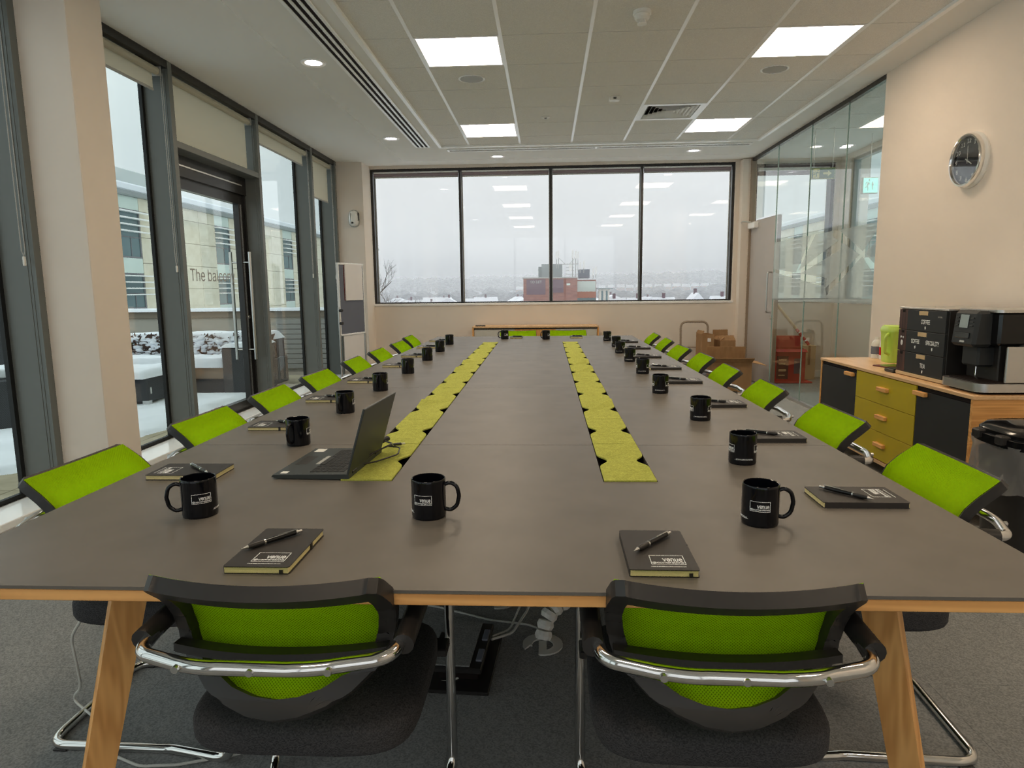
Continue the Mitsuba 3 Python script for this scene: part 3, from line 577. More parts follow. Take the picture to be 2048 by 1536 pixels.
for s in (-1, 1):
    CH['arm_pad' + ('' if s < 0 else '_001')] = proto(xf(tube(fillet([(0, -.262, -.008), (0, -.10, .0), (0, .13, .004), (0, .18, .002)], .03), .0195, 12), place(s * .2385, .275, .657)), 'black_plastic', 40)
for k, x in enumerate((-.13, 0, .13)):
    y = -.064 + (.006 if x else 0); CH['bolt' + ('' if k == 0 else f'_{k:03d}')] = proto(cyl((x, y - .0155, .645), (x, y, .645), .0065, 10), 'steel', 30)
for k, (x, y) in enumerate(((-.2075, .02), (.2075, .02))): CH['glide' + ('' if k == 0 else '_001')] = proto(bb(x - .012, x + .012, y - .02, y + .02, 0, .006, .002), 'black_plastic', False)
def chair(x, y, a, label, group=None):
    t = thing('mesh_chair', label, 'chair', group); m = place(x, y, 0, a)
    for k, dct in CH.items(): scene[t + '__' + k] = dict(dct, to_world=T(m))
CL = [1.85, 2.56, 3.22, 3.90, 4.70, 5.40, 6.18, 6.96]; CR = [1.87, 2.60, 3.34, 4.08, 4.80, 5.50, 6.28, 7.00]
chair(-.494, 1.075, .0, 'green mesh chair at the near table end, back to the camera, left of two')
chair(.318, 1.075, -.01, 'green mesh chair at the near table end, back to the camera, right of two')
for i, y in enumerate(CL): chair(-1.385 - (.0 if i < 4 else .012) - (.06 if i == 7 else 0), y, -PI / 2 + rng.uniform(-.04, .04), f'green mesh chair on the window side, {ORD[i]} from the camera', 'chairs along the window side of the table')
for i, y in enumerate(CR): chair(1.135 - (.02 if i in (2, 3, 5) else 0), y, PI / 2 + rng.uniform(-.05, .05), f'green mesh chair on the sideboard side, {ORD[i]} from the camera', 'chairs along the sideboard side of the table')
chair(-.33, 7.77, PI, 'green mesh chair at the far end of the table, left one before the low cabinet', 'chairs at the far end')
chair(.25, 7.77, PI, 'green mesh chair at the far end of the table, right one before the low cabinet', 'chairs at the far end')

# ================================================================== MUGS
def logo(w, h, th=.0012):
    fr = cat(bb(-w / 2, w / 2, h / 2 - th, h / 2, 0, .0003), bb(-w / 2, w / 2, -h / 2, -h / 2 + th, 0, .0003), bb(-w / 2, -w / 2 + th, -h / 2, h / 2, 0, .0003), bb(w / 2 - th, w / 2, -h / 2, h / 2, 0, .0003))
    a = fit(text('venue', .01, .0003, True), -w * .14, w * .44, -h * .18, h * .16)
    b = fit(text('@cornerstone', .01, .0003, True), -w * .46, w * .46, -h * .42, -h * .21)
    return cat(fr, a, b)
MR = .041
def wrap(m, ang, z):
    m = m.subdivide_to_size(.012) if hasattr(m, 'subdivide_to_size') else m
    v = m.vertices; th = ang + v[:, 0] / MR; r = MR + .00025 + v[:, 2]
    return trimesh.Trimesh(np.stack([r * np.cos(th), r * np.sin(th), z + v[:, 1]], 1), m.faces, process=False)
MG = {}
MG['body'] = proto(lathe([(0, .004), (.036, .004), (.037, .0), (.0395, .001), (MR, .006), (MR, .089), (.0408, .0935), (.0395, .095), (.038, .0938), (.0375, .09), (.037, .012), (.034, .008), (0, .008)], 44), 'mug', 40)
MG['handle'] = proto(tube(fillet([(.0385, 0, .078), (.052, 0, .083), (.068, 0, .074), (.073, 0, .050), (.068, 0, .026), (.053, 0, .014), (.0385, 0, .018)], .02, 6), .0048, 12), 'mug', 60)
lg = logo(.045, .0235, .001)
MG['logo'] = proto(wrap(lg, math.radians(105), .050), 'print', False); MG['logo_001'] = proto(wrap(lg, math.radians(-105), .050), 'print', False)
MG['web_line'] = proto(wrap(cat(fit(text('www.venue@cornerstone', .003, .0003), -.025, .025, .0005, .0034), bb(-.028, .028, -.001, -.0001, 0, .0003)), PI, .018), 'print', False)
def mug(x, y, a, label, group=None):
    t = thing('mug', label, 'mug', group); m = place(x, y, TZ, math.radians(a))
    for k, dct in MG.items(): scene[t + '__' + k] = dict(dct, to_world=T(m))
mug(-.284, 1.531, 3, 'navy logo mug, handle to the right, behind the near left notebook and chair')
mug(.488, 1.498, -3, 'navy logo mug, handle to the right, behind the near right notebook and chair')
ml = [(-.850, 1.531, 200), (-.882, 2.272, -99), (-.899, 2.886, -96), (-.901, 3.53, -92), (-.903, 4.266, -90), (-.915, 5.05, -88), (-.93, 5.76, -88), (-.955, 6.507, -80)]
for i, (x, y, a) in enumerate(ml): mug(x, y, a, ('navy mug with handle to the left, ' if i == 0 else 'navy mug with handle towards the camera, ') + f'{ORD[i]} from the camera on the window side', 'mugs along the window side')
mr = [(.602, 2.033, 82), (.627, 2.711, 78), (.583, 3.416, 76), (.604, 4.197, 74), (.609, 4.891, 74), (.607, 5.525, 72), (.637, 6.13, 72), (.618, 6.825, 72)]
for i, (x, y, a) in enumerate(mr): mug(x, y, a, f'navy mug with white line near its foot, {ORD[i]} from camera on sideboard side', 'mugs along the sideboard side')
mug(-.449, 7.148, -165, 'navy mug at the far end of the table, left one before the low cabinet', 'mugs at the far end')
mug(-.005, 7.084, -140, 'navy mug at the far end of the table, right one before the low cabinet', 'mugs at the far end')

# ================================================================== NOTEBOOKS AND PENS
NW, NL_, NH = .131, .206, .015
NB = {}
rr = lambda w, l, r: sbox(-w / 2 + r, -l / 2 + r, w / 2 - r, l / 2 - r).buffer(r)
def cov(z0, z1):
    return ext(rr(NW, NL_, .006), z0, z1)
NB['cover'] = proto(cat(cov(0, .0016), cov(NH - .0016, NH), bb(-NW / 2, -NW / 2 + .0022, -NL_ / 2 + .004, NL_ / 2 - .004, .0005, NH - .0005, .0004)), 'cover', 30)
NB['pages'] = proto(bb(-NW / 2 + .002, NW / 2 - .003, -NL_ / 2 + .002, NL_ / 2 - .002, .0016, NH - .0016), 'paper', False)
NB['elastic'] = proto(cat(bb(NW / 2 - .0032, NW / 2 + .0006, .02, .027, 0, NH + .0006), bb(NW / 2 - .02, NW / 2 - .013, -NL_ / 2 - .0005, -NL_ / 2 + .002, .001, NH * .55)), 'black_plastic', False)
nl = xf(logo(.066, .044, .0013), mat4((.012, -.062 + .006, NH), (1, 0, 0), (0, 1, 0)))
NB['logo'] = proto(cat(nl, xf(bb(-.033, .033, -.0008, .0008, 0, .0003), mat4((.010, -.088, NH), (1, 0, 0), (0, 1, 0)))), 'print', False)
PN = {}
ax = mat4((0, 0, .0055), (0, 1, 0), (0, 0, 1))          # lathe z -> local x
LZ = np.array([[0, 0, 1, 0], [1, 0, 0, 0], [0, 1, 0, .0062], [0, 0, 0, 1.0]])
PN['barrel'] = proto(xf(lathe([(0, .052), (.0052, .052), (.0055, .09), (.0048, .122), (0, .122)], 16), LZ), 'black_gloss', 40)
PN['grip'] = proto(xf(lathe([(0, .014), (.0042, .014), (.0061, .026), (.0055, .049), (0, .049)], 16), LZ), 'black_plastic', 40)
PN['ring'] = proto(xf(lathe([(0, .0485), (.0058, .0485), (.0058, .0525), (0, .0525)], 16), LZ), 'chrome', 30)
PN['tip'] = proto(xf(lathe([(0, 0), (.0009, 0), (.0012, .004), (.0041, .0142), (0, .0142)], 16), LZ), 'silver', 40)
PN['push_button'] = proto(xf(lathe([(0, .1215), (.0046, .1215), (.0046, .127), (.003, .128), (.003, .137), (0, .138)], 16), LZ), 'silver', 30)
PN['clip'] = proto(bb(.082, .126, -.0016, .0016, .0112, .0128, .0005), 'chrome', False)
def notebook(x, y, a, label, group=None, pen=None, plabel=None, pgroup=None):
    t = thing('notebook', label, 'notebook', group); m = place(x, y, TZ, a)
    for k, dct in NB.items(): scene[t + '__' + k] = dict(dct, to_world=T(m))
    (px, py), (qx, qy) = pen; pa = math.atan2(qy - py, qx - px)      # tip -> button
    t = thing('pen', plabel, 'pen', pgroup); m = place(px, py, TZ + NH, pa)
    for k, dct in PN.items(): scene[t + '__' + k] = dict(dct, to_world=T(m))
notebook(-.562, 1.295, 0.0, 'black notebook with white logo on the near end of the table, left one', None, ((-.623, 1.264), (-.535, 1.372)), 'black and chrome pen lying on the near left notebook')
notebook(.221, 1.300, -.01, 'black notebook with white logo on the near end of the table, right one', None, ((.172, 1.272), (.264, 1.378)), 'black and chrome pen lying on the near right notebook')
nly = [1.885, 2.56, 3.20, 3.87, 4.655, 5.335, 6.14, 6.89]; nlx = [-1.066, -1.068, -1.072, -1.066, -1.052, -1.068, -1.098, -1.11]
for i in range(8):
    a = -PI / 2 + rng.uniform(-.03, .03); cx, cy = nlx[i], nly[i]
    pen = ((-.984, 1.828), (-1.082, 1.918)) if i == 0 else ((cx - .03 + rng.uniform(-.01, .01), cy + .035), (cx + .09, cy - .02 + rng.uniform(-.015, .015)))
    notebook(cx, cy, a, f'black notebook on the window side of the table, {ORD[i]} from the camera', 'notebooks along the window side', pen, f'black pen on the {ORD[i]} notebook of the window side', 'pens on the window side notebooks')
nry = [1.667, 2.362, 3.04, 3.79, 4.43, 5.165, 5.90, 6.60]; nrx = [.778, .797, .792, .770, .780, .776, .808, .792]
for i in range(8):
    a = PI / 2 + rng.uniform(-.03, .03); cx, cy = nrx[i], nry[i]
    pen = ((.796, 1.610), (.704, 1.721)) if i == 0 else ((cx + .03 + rng.uniform(-.01, .01), cy - .025), (cx - .08, cy + .045 + rng.uniform(-.015, .015)))
    notebook(cx, cy, a, f'black notebook on the sideboard side of the table, {ORD[i]} from the camera', 'notebooks along the sideboard side', pen, f'black pen on the {ORD[i]} notebook of the sideboard side', 'pens on the sideboard side notebooks')
notebook(-.33, 7.285, PI, 'black notebook at the far end of the table, left one beside a mug', 'notebooks at the far end', ((-.38, 7.30), (-.26, 7.25)), 'black pen on the left far end notebook', 'pens at the far end')
notebook(.322, 7.285, PI, 'black notebook at the far end of the table, right one', 'notebooks at the far end', ((.27, 7.31), (.39, 7.27)), 'black pen on the right far end notebook', 'pens at the far end')

# ================================================================== LAPTOP
lp = thing('laptop', 'open black laptop seen from the side on the table, screen facing the windows', 'laptop')
LM = mat4((-.80, 1.836, TZ), (.9985, -.05, 0), (.05, .9985, 0)); D_, W_ = .232, .322
prof = Polygon([(0, .006), (.02, .002), (.20, .002), (D_, .004), (D_, .018), (.004, .0125)])
bm = xf(ext(prof, 0, W_), np.array([[1, 0, 0, 0], [0, 0, -1, W_], [0, 1, 0, 0], [0, 0, 0, 1.0]])); add(lp + '__base', xf(bm, LM), 'laptop_body', False)
def ld(m): return xf(m, LM)
zt = lambda x: .0125 + (.0055) * (x - .004) / (D_ - .004)
add(lp + '__touchpad', ld(bb(.022, .085, .115, .215, .0128, .0138, .0004)), 'black_plastic', False)
for sy in (.118, .165): pass
add(lp + '__trackpad_buttons', ld(bb(.087, .099, .115, .215, .0138, .0154, .0005)), 'grey_plastic', False)
_kc = proto(bb(-.0072, .0072, -.0072, .0072, 0, .0022, .0012), 'keycap', False)
for r in range(6):
    for c in range(15):
        if r == 0 and 4 <= c <= 9: continue
        kx = .112 + .0178 * r; put(lp + '__key', _kc, LM @ place(kx, .034 + .0182 * c, zt(kx) - .0004))
add(lp + '__space_bar', ld(bb(.105, .119, .104, .201, .0148, .0172, .0008)), 'keycap', False)
add(lp + '__sticker', ld(bb(.018, .05, .272, .312, .0126, .0137)), 'white_plastic', False)
add(lp + '__sticker', ld(bb(.020, .040, .014, .036, .0126, .0137)), 'white_plastic', False)
sx = np.array([.056, 0, .188]); sx /= np.linalg.norm(sx)
SM = LM @ mat4((D_ - .004, 0, .014), (0, 1, 0), sx)          # local x along the width, y up the lid, z out of the back?
ln = SM[:3, 2]; zs_ = 1 if ln[0] > 0 else -1
add(lp + '__lid', xf(bb(0, W_, .004, .202, -.004 if zs_ > 0 else -.003, .003 if zs_ > 0 else .004, .0015), SM), 'laptop_body', False)
add(lp + '__screen', xf(bb(.012, W_ - .012, .02, .19, (-.0046 if zs_ > 0 else .004), (-.0038 if zs_ > 0 else .0046)), SM), 'lcd', False)
for y in (.05, .27): add(lp + '__hinge', ld(cyl((D_ - .003, y - .018, .016), (D_ - .003, y + .018, .016), .0055, 12)), 'black_plastic', 30)
t = thing('adapter_cable', 'black video adapter cable lying on the felt behind the laptop', 'cable')
add(t + '__lead', tube(fillet([(-.575, 1.98, TZ + .012), (-.55, 2.02, TZ + .03), (-.505, 2.08, TZ + .045), (-.52, 2.16, TZ + .03), (-.55, 2.19, TZ + .03)], .04, 8), .0028, 8), 'black_plastic', 60)
add(t + '__lead', tube(fillet([(-.575, 1.95, TZ + .012), (-.53, 1.99, TZ + .012), (-.48, 2.07, TZ + .015), (-.49, 2.15, TZ + .02), (-.54, 2.16, TZ + .02), (-.525, 2.20, TZ + .015)], .04, 8), .0025, 8), 'black_plastic', 60)
add(t + '__connector', xf(bb(-.022, .022, -.01, .01, -.007, .007, .003), mat4((-.56, 2.205, TZ + .03), (.8, .5, .3), (-.5, .8, 0))), 'black_plastic', False)
add(t + '__plug', xf(bb(-.016, .012, -.007, .007, -.004, .004, .002), mat4((-.512, 2.215, TZ + .014), (.8, .4, 0), (-.4, .8, 0))), 'black_plastic', False)
add(t + '__plug_metal', xf(bb(.012, .024, -.005, .005, -.002, .002), mat4((-.512, 2.215, TZ + .014), (.8, .4, 0), (-.4, .8, 0))), 'silver', False)

# ================================================================== SIDEBOARD AND WHAT STANDS ON IT
SX, SB, SYN, SYF, SZ = 2.18, 2.655, 3.46, 5.36, .70
sb = thing('sideboard', 'oak sideboard with black doors and olive drawers against the glass partition', 'sideboard')
add(sb + '__worktop', bb(SX - .012, SB, SYN - .004, SYF + .004, SZ - .02, SZ, .002), 'oak_pale', False)
add(sb + '__end_panel', bb(SX - .008, SB, SYN, SYN + .02, .10, SZ - .02, .001), 'oak_x', False)
add(sb + '__end_panel', bb(SX - .008, SB, SYF - .02, SYF, .10, SZ - .02, .001), 'oak_x', False)
add(sb + '__bottom_panel', bb(SX - .008, SB, SYN + .02, SYF - .02, .10, .122, .001), 'oak_pale', False)
add(sb + '__carcass', bb(SX + .02, SB - .01, SYN + .02, SYF - .02, .122, SZ - .02), 'charcoal', False)
def pull(key, y, z, w):
    h = add(key, bb(SX - .03, SX - .004, y - w / 2, y + w / 2, z - .013, z + .013, .003), 'oak_y', False)
for y0, y1, hy in ((SYN + .022, 3.985, 3.93), (4.755, SYF - .022, 4.84)):
    dk = add(sb + '__door', bb(SX - .004, SX + .018, y0, y1, .126, SZ - .046, .001), 'charcoal', False)
    pull(dk + '__handle', hy, SZ - .062, .12); add(dk + '__recess', bb(SX, SX + .019, y0, y1, SZ - .044, SZ - .022), 'slot', False)
for k in range(3):
    h = (SZ - .024 - .126) / 3; z0 = .126 + h * k
    dk = add(sb + '__drawer', bb(SX - .006, SX + .018, 3.99, 4.75, z0 + .0015, z0 + h - .0015, .001), 'olive', False)
    pull(dk + '__handle', 4.36, z0 + h * .56, .12)
for y in (SYN + .1, SYF - .1):
    for x in (SX + .05, SB - .06): add(sb + '__leg', lathe([(0, 0), (.012, 0), (.02, .10), (0, .10)], 14).apply_translation([x, y, 0]), 'oak_z', 30)
# drawer tower
tw = thing('coffee_drawer_tower', 'black three-drawer tower labelled for coffee and tea on the sideboard', 'drawer tower')
X0, Y0, Y1, Z0, Z1 = 2.25, 3.86, 4.37, SZ, 1.128
add(tw + '__case', bb(X0 + .006, 2.62, Y0, Y1, Z0 + .02, Z1 - .012, .002), 'black_plastic', False)
add(tw + '__top', bb(X0 - .006, 2.63, Y0 - .004, Y1 + .004, Z1 - .012, Z1, .002), 'silver', False)
add(tw + '__base_strip', bb(X0 - .008, 2.62, Y0 - .002, Y1 + .002, Z0 + .004, Z0 + .024, .002), 'cardboard_pale', False)
add(tw + '__foot', bb(X0 + .02, 2.6, Y0 + .02, Y1 - .02, Z0, Z0 + .006), 'black_plastic', False)
rowsz = [(Z0 + .026, Z0 + .151, ['TEA']), (Z0 + .155, Z0 + .285, ['COFFEE', 'SPECIALITY']), (Z0 + .289, Z1 - .016, ['COFFEE'])]
YC = Y1 - .095
WT = lambda y, z: mat4((X0 - .0065, y, z), (0, -1, 0), (0, 0, 1))
for z0, z1, ws in rowsz:
    dk = add(tw + '__drawer', bb(X0 - .006, X0 + .01, Y0 + .012, YC, z0, z1, .0015), 'charcoal', False)
    add(tw + '__side_panel', bb(X0 - .005, X0 + .01, YC + .002, Y1, z0, z1, .001), 'walnut', False)
    add(tw + '__notch', bb(X0 - .0056, X0, Y1 - .065, Y1 - .035, z1 - .018, z1 - .001), 'slot', False)
    ym = (Y0 + .012 + YC) / 2
    add(dk + '__finger_slot', bb(X0 - .0075, X0 + .002, ym - .02, ym + .075, z1 - .030, z1 - .004, .002), 'cardboard_pale', False)
    for i, wd in enumerate(ws):
        yy = ym if len(ws) == 1 else (ym + .095, ym - .085)[i]; wl = .092 if wd == 'COFFEE' else .135 if wd == 'SPECIALITY' else .055
        zl = z0 + (z1 - z0) * (.42 if len(ws) == 1 else .50)
        add(dk + '__lettering', xf(fit(text(wd, .016, .0006, True), -wl / 2, wl / 2, -.010, .017), WT(yy, zl)), 'print', False)
        add(dk + '__bean_mark', xf(superbox(.006, .010, .001, .9, .9, 12, 6), WT(yy, zl - .032)), 'print', 60)
add(tw + '__cup_print', cat(xf(superbox(.012, .018, .0008, .9, .8, 14, 6), WT(Y1 - .047, Z0 + .205)), xf(superbox(.008, .008, .0008, .9, .9, 12, 6), WT(Y1 - .036, Z0 + .24)), xf(superbox(.007, .007, .0008, .9, .9, 12, 6), WT(Y1 - .06, Z0 + .238))), 'print', 60)
add(tw + '__web_print', xf(fit(text('Tea & Coffee', .008, .0004), -.022, .022, -.004, .006), WT(Y0 + .07, Z1 - .05)), 'grey_plastic', False)
t = thing('drip_tray', 'small black slab at the foot of the drawer tower', 'tray')
add(t + '__slab', bb(2.235, 2.33, 4.385, 4.50, SZ, SZ + .022, .004), 'black_plastic', False); add(t + '__pad', bb(2.25, 2.315, 4.40, 4.485, SZ + .022, SZ + .026, .001), 'charcoal', False)
# coffee machine
cm = thing('coffee_machine', 'black and silver bean-to-cup coffee machine at the end of the sideboard', 'coffee machine')
def rpoly(x0, x1, y0, y1, r): return sbox(x0 + r, y0 + r, x1 - r, y1 - r).buffer(r, quad_segs=6)
add(cm + '__foot', ext(rpoly(2.235, 2.645, 3.51, 3.80, .03), SZ, SZ + .016), 'slot', 30)
add(cm + '__base', ext(rpoly(2.20, 2.65, 3.475, 3.83, .06), SZ + .014, SZ + .058), 'silver', 30)
add(cm + '__drip_grid', ext(rpoly(2.225, 2.42, 3.50, 3.80, .04), SZ + .058, SZ + .066), 'slot', 30)
add(cm + '__body', bb(2.40, 2.645, 3.49, 3.815, SZ + .058, 1.12, .01), 'black_gloss', False)
add(cm + '__upper', bb(2.285, 2.645, 3.485, 3.82, .952, 1.122, .012), 'black_gloss', False)
add(cm + '__back_column', bb(2.33, 2.42, 3.54, 3.80, SZ + .06, .96, .006), 'black_plastic', False)
add(cm + '__lid', ext(rpoly(2.275, 2.65, 3.48, 3.825, .03), 1.12, 1.134), 'silver', 30)
hm = np.array([[1, 0, .10, 0], [0, 1, 0, 0], [0, 0, 1, 0], [0, 0, 0, 1.0]])
hd = bb(2.215, 2.32, 3.545, 3.745, .94, 1.128, .016); v = hd.vertices.copy(); v[:, 0] += (1.128 - v[:, 2]) * -.10; hd = trimesh.Trimesh(v, hd.faces, process=False)
add(cm + '__head', hd, 'charcoal', False)
HM = mat4((2.2135, 3.645, 1.128), (0, -1, 0), (.10, 0, 1))
add(cm + '__screen', xf(bb(-.035, .035, -.092, -.022, 0, .003, .001), HM), 'screen', False)
for k in range(3):
    for sx_ in (-1, 1): add(cm + '__button', xf(bb(sx_ * .062 - .014, sx_ * .062 + .014, -.042 - .02 * k, -.034 - .02 * k, 0, .003, .001), HM), 'black_gloss', False)
add(cm + '__display_recess', xf(bb(-.06, .06, -.145, -.115, -.002, .004, .002), HM), 'black_gloss', False)
add(cm + '__badge', xf(bb(-.01, .03, -.168, -.158, 0, .003), HM), 'silver', False)
add(cm + '__spout', bb(2.25, 2.35, 3.58, 3.72, .835, .945, .01), 'charcoal', False)
add(cm + '__milk_pipe', tube(fillet([(2.27, 3.62, .84), (2.268, 3.62, .78), (2.28, 3.62, SZ + .066)], .03), .004, 8), 'chrome', 40)
add(cm + '__side_panel', bb(2.33, 2.64, 3.477, 3.492, SZ + .062, .948, .004), 'silver', False)
# jug
jg = thing('water_jug', 'lime green plastic water filter jug beside the drawer tower', 'jug')
def jugm(k, z): return superbox(.055, .075, .01)
def loft(sections):
    n = 32; V = []; g = np.arange(n) * 2 * PI / n; sp = lambda x, e: np.sign(x) * np.abs(x) ** e
    for (a, c, z, dx, dy) in sections: V.append(np.stack([dx + a * sp(np.cos(g), .6), dy + c * sp(np.sin(g), .6), np.full(n, z)], 1))
    k = len(sections); V = np.vstack(V + [[[sections[0][3], sections[0][4], sections[0][2]]], [[sections[-1][3], sections[-1][4], sections[-1][2]]]]); F = []
    for i in range(k - 1):
        for j in range(n):
            j2 = (j + 1) % n; F += [[i * n + j, i * n + j2, (i + 1) * n + j2], [i * n + j, (i + 1) * n + j2, (i + 1) * n + j]]
    for j in range(n): F += [[k * n, (j + 1) % n, j], [k * n + 1, (k - 1) * n + j, (k - 1) * n + (j + 1) % n]]
    return trimesh.Trimesh(V, np.array(F), process=False)
JM = place(2.535, 5.02, SZ)
add(jg + '__body', xf(loft([(.044, .07, 0, 0, 0), (.048, .075, .01, 0, 0), (.056, .09, .20, 0, 0), (.058, .095, .225, 0, 0)]), JM), 'lime', 40)
add(jg + '__lid', xf(loft([(.061, .098, .225, 0, 0), (.061, .098, .245, 0, 0), (.05, .085, .265, 0, 0), (.03, .05, .272, 0, 0)]), JM), 'lime', 40)
add(jg + '__handle', xf(tube(fillet([(-.045, -.05, .215), (-.088, -.085, .20), (-.085, -.075, .08), (-.040, -.05, .06)], .03), .011, 12), JM), 'lime', 50)
add(jg + '__flap', xf(bb(-.025, .025, .05, .09, .252, .27, .005), JM), 'lime', False)
for (x, y, h, band_, l) in ((2.585, 5.215, .165, 'dark_red', 'white plastic bottle with a red label behind the jug'), (2.565, 5.30, .165, 'board_grey', 'white spray bottle with a blue label at the corner of the sideboard')):
    t = thing('bottle', l, 'bottle'); m = place(x, y, SZ)
    add(t + '__body', xf(lathe([(0, 0), (.036, 0), (.038, .004), (.038, h * .66), (.03, h * .8), (.014, h * .88), (.014, h * .92), (0, h * .92)], 24), m), 'white_plastic', 40)
    add(t + '__cap', xf(lathe([(0, h * .9), (.015, h * .9), (.014, h), (0, h)], 18), m), 'white_plastic', 30)
    add(t + '__label', xf(lathe([(.0384, h * .2), (.0388, h * .2), (.0388, h * .56), (.0384, h * .56)], 24), m), 'red' if band_ == 'dark_red' else band_, 40)
t = thing('tablet', 'dark tablet lying flat on the sideboard in front of the jug', 'tablet'); TM = place(2.40, 4.74, SZ, .25)
add(t + '__case', xf(bb(-.09, .09, -.07, .07, 0, .008, .002), TM), 'dark_red', False); add(t + '__screen', xf(bb(-.08, .08, -.06, .06, .008, .0086), TM), 'black_gloss', False)
# bin
bn = thing('waste_bin', 'black lidded waste bin with a clear liner beside the sideboard', 'bin'); BX, BY = 2.12, 2.88
def rl(sec): return xf(loft(sec), place(BX, BY, 0))
add(bn + '__body', rl([(.17, .15, .0, 0, 0), (.21, .19, .545, 0, 0), (.212, .192, .55, 0, 0)]), 'black_plastic', 40)
n_ = 60; g_ = np.arange(n_) * 2 * PI / n_; rr_ = random.Random(3); sp_ = lambda x, e: np.sign(x) * np.abs(x) ** e
Vb = []
for iz, z in enumerate(np.linspace(.60, .40, 9)):
    wv = .006 * np.sin(g_ * 11 + iz * .7) + .007 * np.sin(g_ * 5 + 2 - iz * .5) + .004 * np.sin(g_ * 19 + iz)
    e = .012 + .012 * iz / 8; Vb.append(np.stack([BX + (.212 + e + wv) * sp_(np.cos(g_), .6), BY + (.192 + e + wv) * sp_(np.sin(g_), .6), np.full(n_, z) + .008 * np.sin(g_ * 7) * (iz / 8)], 1))
Fb = [f for i in range(8) for j in range(n_) for f in ([i * n_ + j, i * n_ + (j + 1) % n_, (i + 1) * n_ + (j + 1) % n_], [i * n_ + j, (i + 1) * n_ + (j + 1) % n_, (i + 1) * n_ + j])]
add(bn + '__liner', trimesh.Trimesh(np.vstack(Vb), Fb, process=False), 'bag', 50)
add(bn + '__rim', rl([(.222, .202, .585, 0, 0), (.23, .21, .59, 0, 0), (.23, .21, .625, 0, 0), (.22, .20, .63, 0, 0)]), 'black_gloss', 40)
add(bn + '__lid', rl([(.215, .195, .63, 0, 0), (.215, .195, .645, 0, 0), (.19, .17, .668, 0, 0), (.10, .09, .678, 0, 0)]), 'black_gloss', 40)
for dy in (-.07, .08): add(bn + '__clip', bb(BX - .245, BX - .20, BY + dy - .025, BY + dy + .025, .60, .64, .006), 'black_plastic', False)
tri = Polygon([(-.022, -.02), (.022, -.02), (0, .024)])
add(bn + '__sticker', xf(ext(tri.difference(Polygon([(-.010, -.012), (.010, -.012), (0, .010)])), 0, .001), mat4((BX - .205, BY - .06, .45), (0, -1, 0), (.07, 0, 1))), 'white_plastic', False)
# clock
ck = thing('wall_clock', 'round wall clock with black face and chrome rim on the right wall', 'clock'); CKM = mat4((XR, 4.53, 2.043), (0, -1, 0), (0, 0, 1))
def ckx(m): return xf(m, CKM)
add(ck + '__case', ckx(lathe([(0, 0), (.170, 0), (.172, .012), (.160, .03), (0, .03)], 60)), 'white_plastic', 40)
add(ck + '__rim', ckx(lathe([(.150, .028), (.163, .028), (.166, .040), (.160, .056), (.150, .058), (.146, .046)], 60)), 'chrome', 50)
add(ck + '__face', ckx(lathe([(0, .030), (.150, .030), (.150, .0312), (0, .0312)], 48)), 'black_gloss', False)
for k in range(1, 13):
    g = PI / 2 - k * PI / 6; add(ck + '__numeral', ckx(text(str(k), .026, .0006, False, True).apply_translation([.120 * math.cos(g), .120 * math.sin(g), .0314])), 'print', False)
def hand(g, l, w, z):
    return ckx(xf(ext(Polygon([(-.02, -w), (l * .9, -w * .8), (l, 0), (l * .9, w * .8), (-.02, w)]), 0, .0008), mat4((0, 0, z), (math.cos(g), math.sin(g), 0), (-math.sin(g), math.cos(g), 0))))
add(ck + '__minute_hand', hand(PI / 2 + .03, .095, .003, .034), 'silver', False); add(ck + '__hour_hand', hand(PI / 2 - 4.05 * PI / 6, .062, .004, .036), 'silver', False)
add(ck + '__hub', ckx(lathe([(0, .032), (.006, .032), (.006, .038), (0, .038)], 14)), 'silver', 30)
add(ck + '__cover_glass', ckx(quad((-.105, -.105, .050), (.105, -.105, .050), (.105, .105, .050), (-.105, .105, .050)) if False else lathe([(0, .0501), (.149, .050)], 40)), 'glass', False)
# ================================================================== FAR END OF THE ROOM
cr = thing('low_cabinet', 'low oak framed cabinet with pale doors against the back wall under the window', 'cabinet')
add(cr + '__worktop', bb(-1.0, .70, 8.93, 9.34, .742, .764, .003), 'oak_pale', False)
for x in (-1.0, .678): add(cr + '__end_panel', bb(x, x + .022, 8.935, 9.34, .08, .742, .002), 'oak_z', False)
add(cr + '__bottom_panel', bb(-.978, .678, 8.94, 9.33, .08, .1), 'oak_x', False); add(cr + '__back', bb(-.978, .678, 9.2, 9.33, .1, .742), 'oak_x', False)
add(cr + '__shadow_rail', bb(-.978, .678, 8.97, 8.99, .725, .742), 'charcoal', False)
for x0, x1, m in ((-.975, -.43, 'render_pale'), (-.427, .12, 'oak_z'), (.123, .675, 'render_pale')): add(cr + '__door', bb(x0, x1, 8.955, 8.972, .102, .722, .002), m, False)
for x in (-.9, .6): add(cr + '__leg', bb(x - .02, x + .02, 9.0, 9.3, 0, .08), 'oak_z', False)
t = thing('remote_control', 'thin dark remote lying on the left end of the low cabinet', 'remote'); add(t + '__body', bb(-.965, -.83, 9.02, 9.06, .764, .776, .004), 'black_plastic', False); add(t + '__buttons', bb(-.95, -.86, 9.03, 9.05, .776, .778), 'grey_plastic', False)
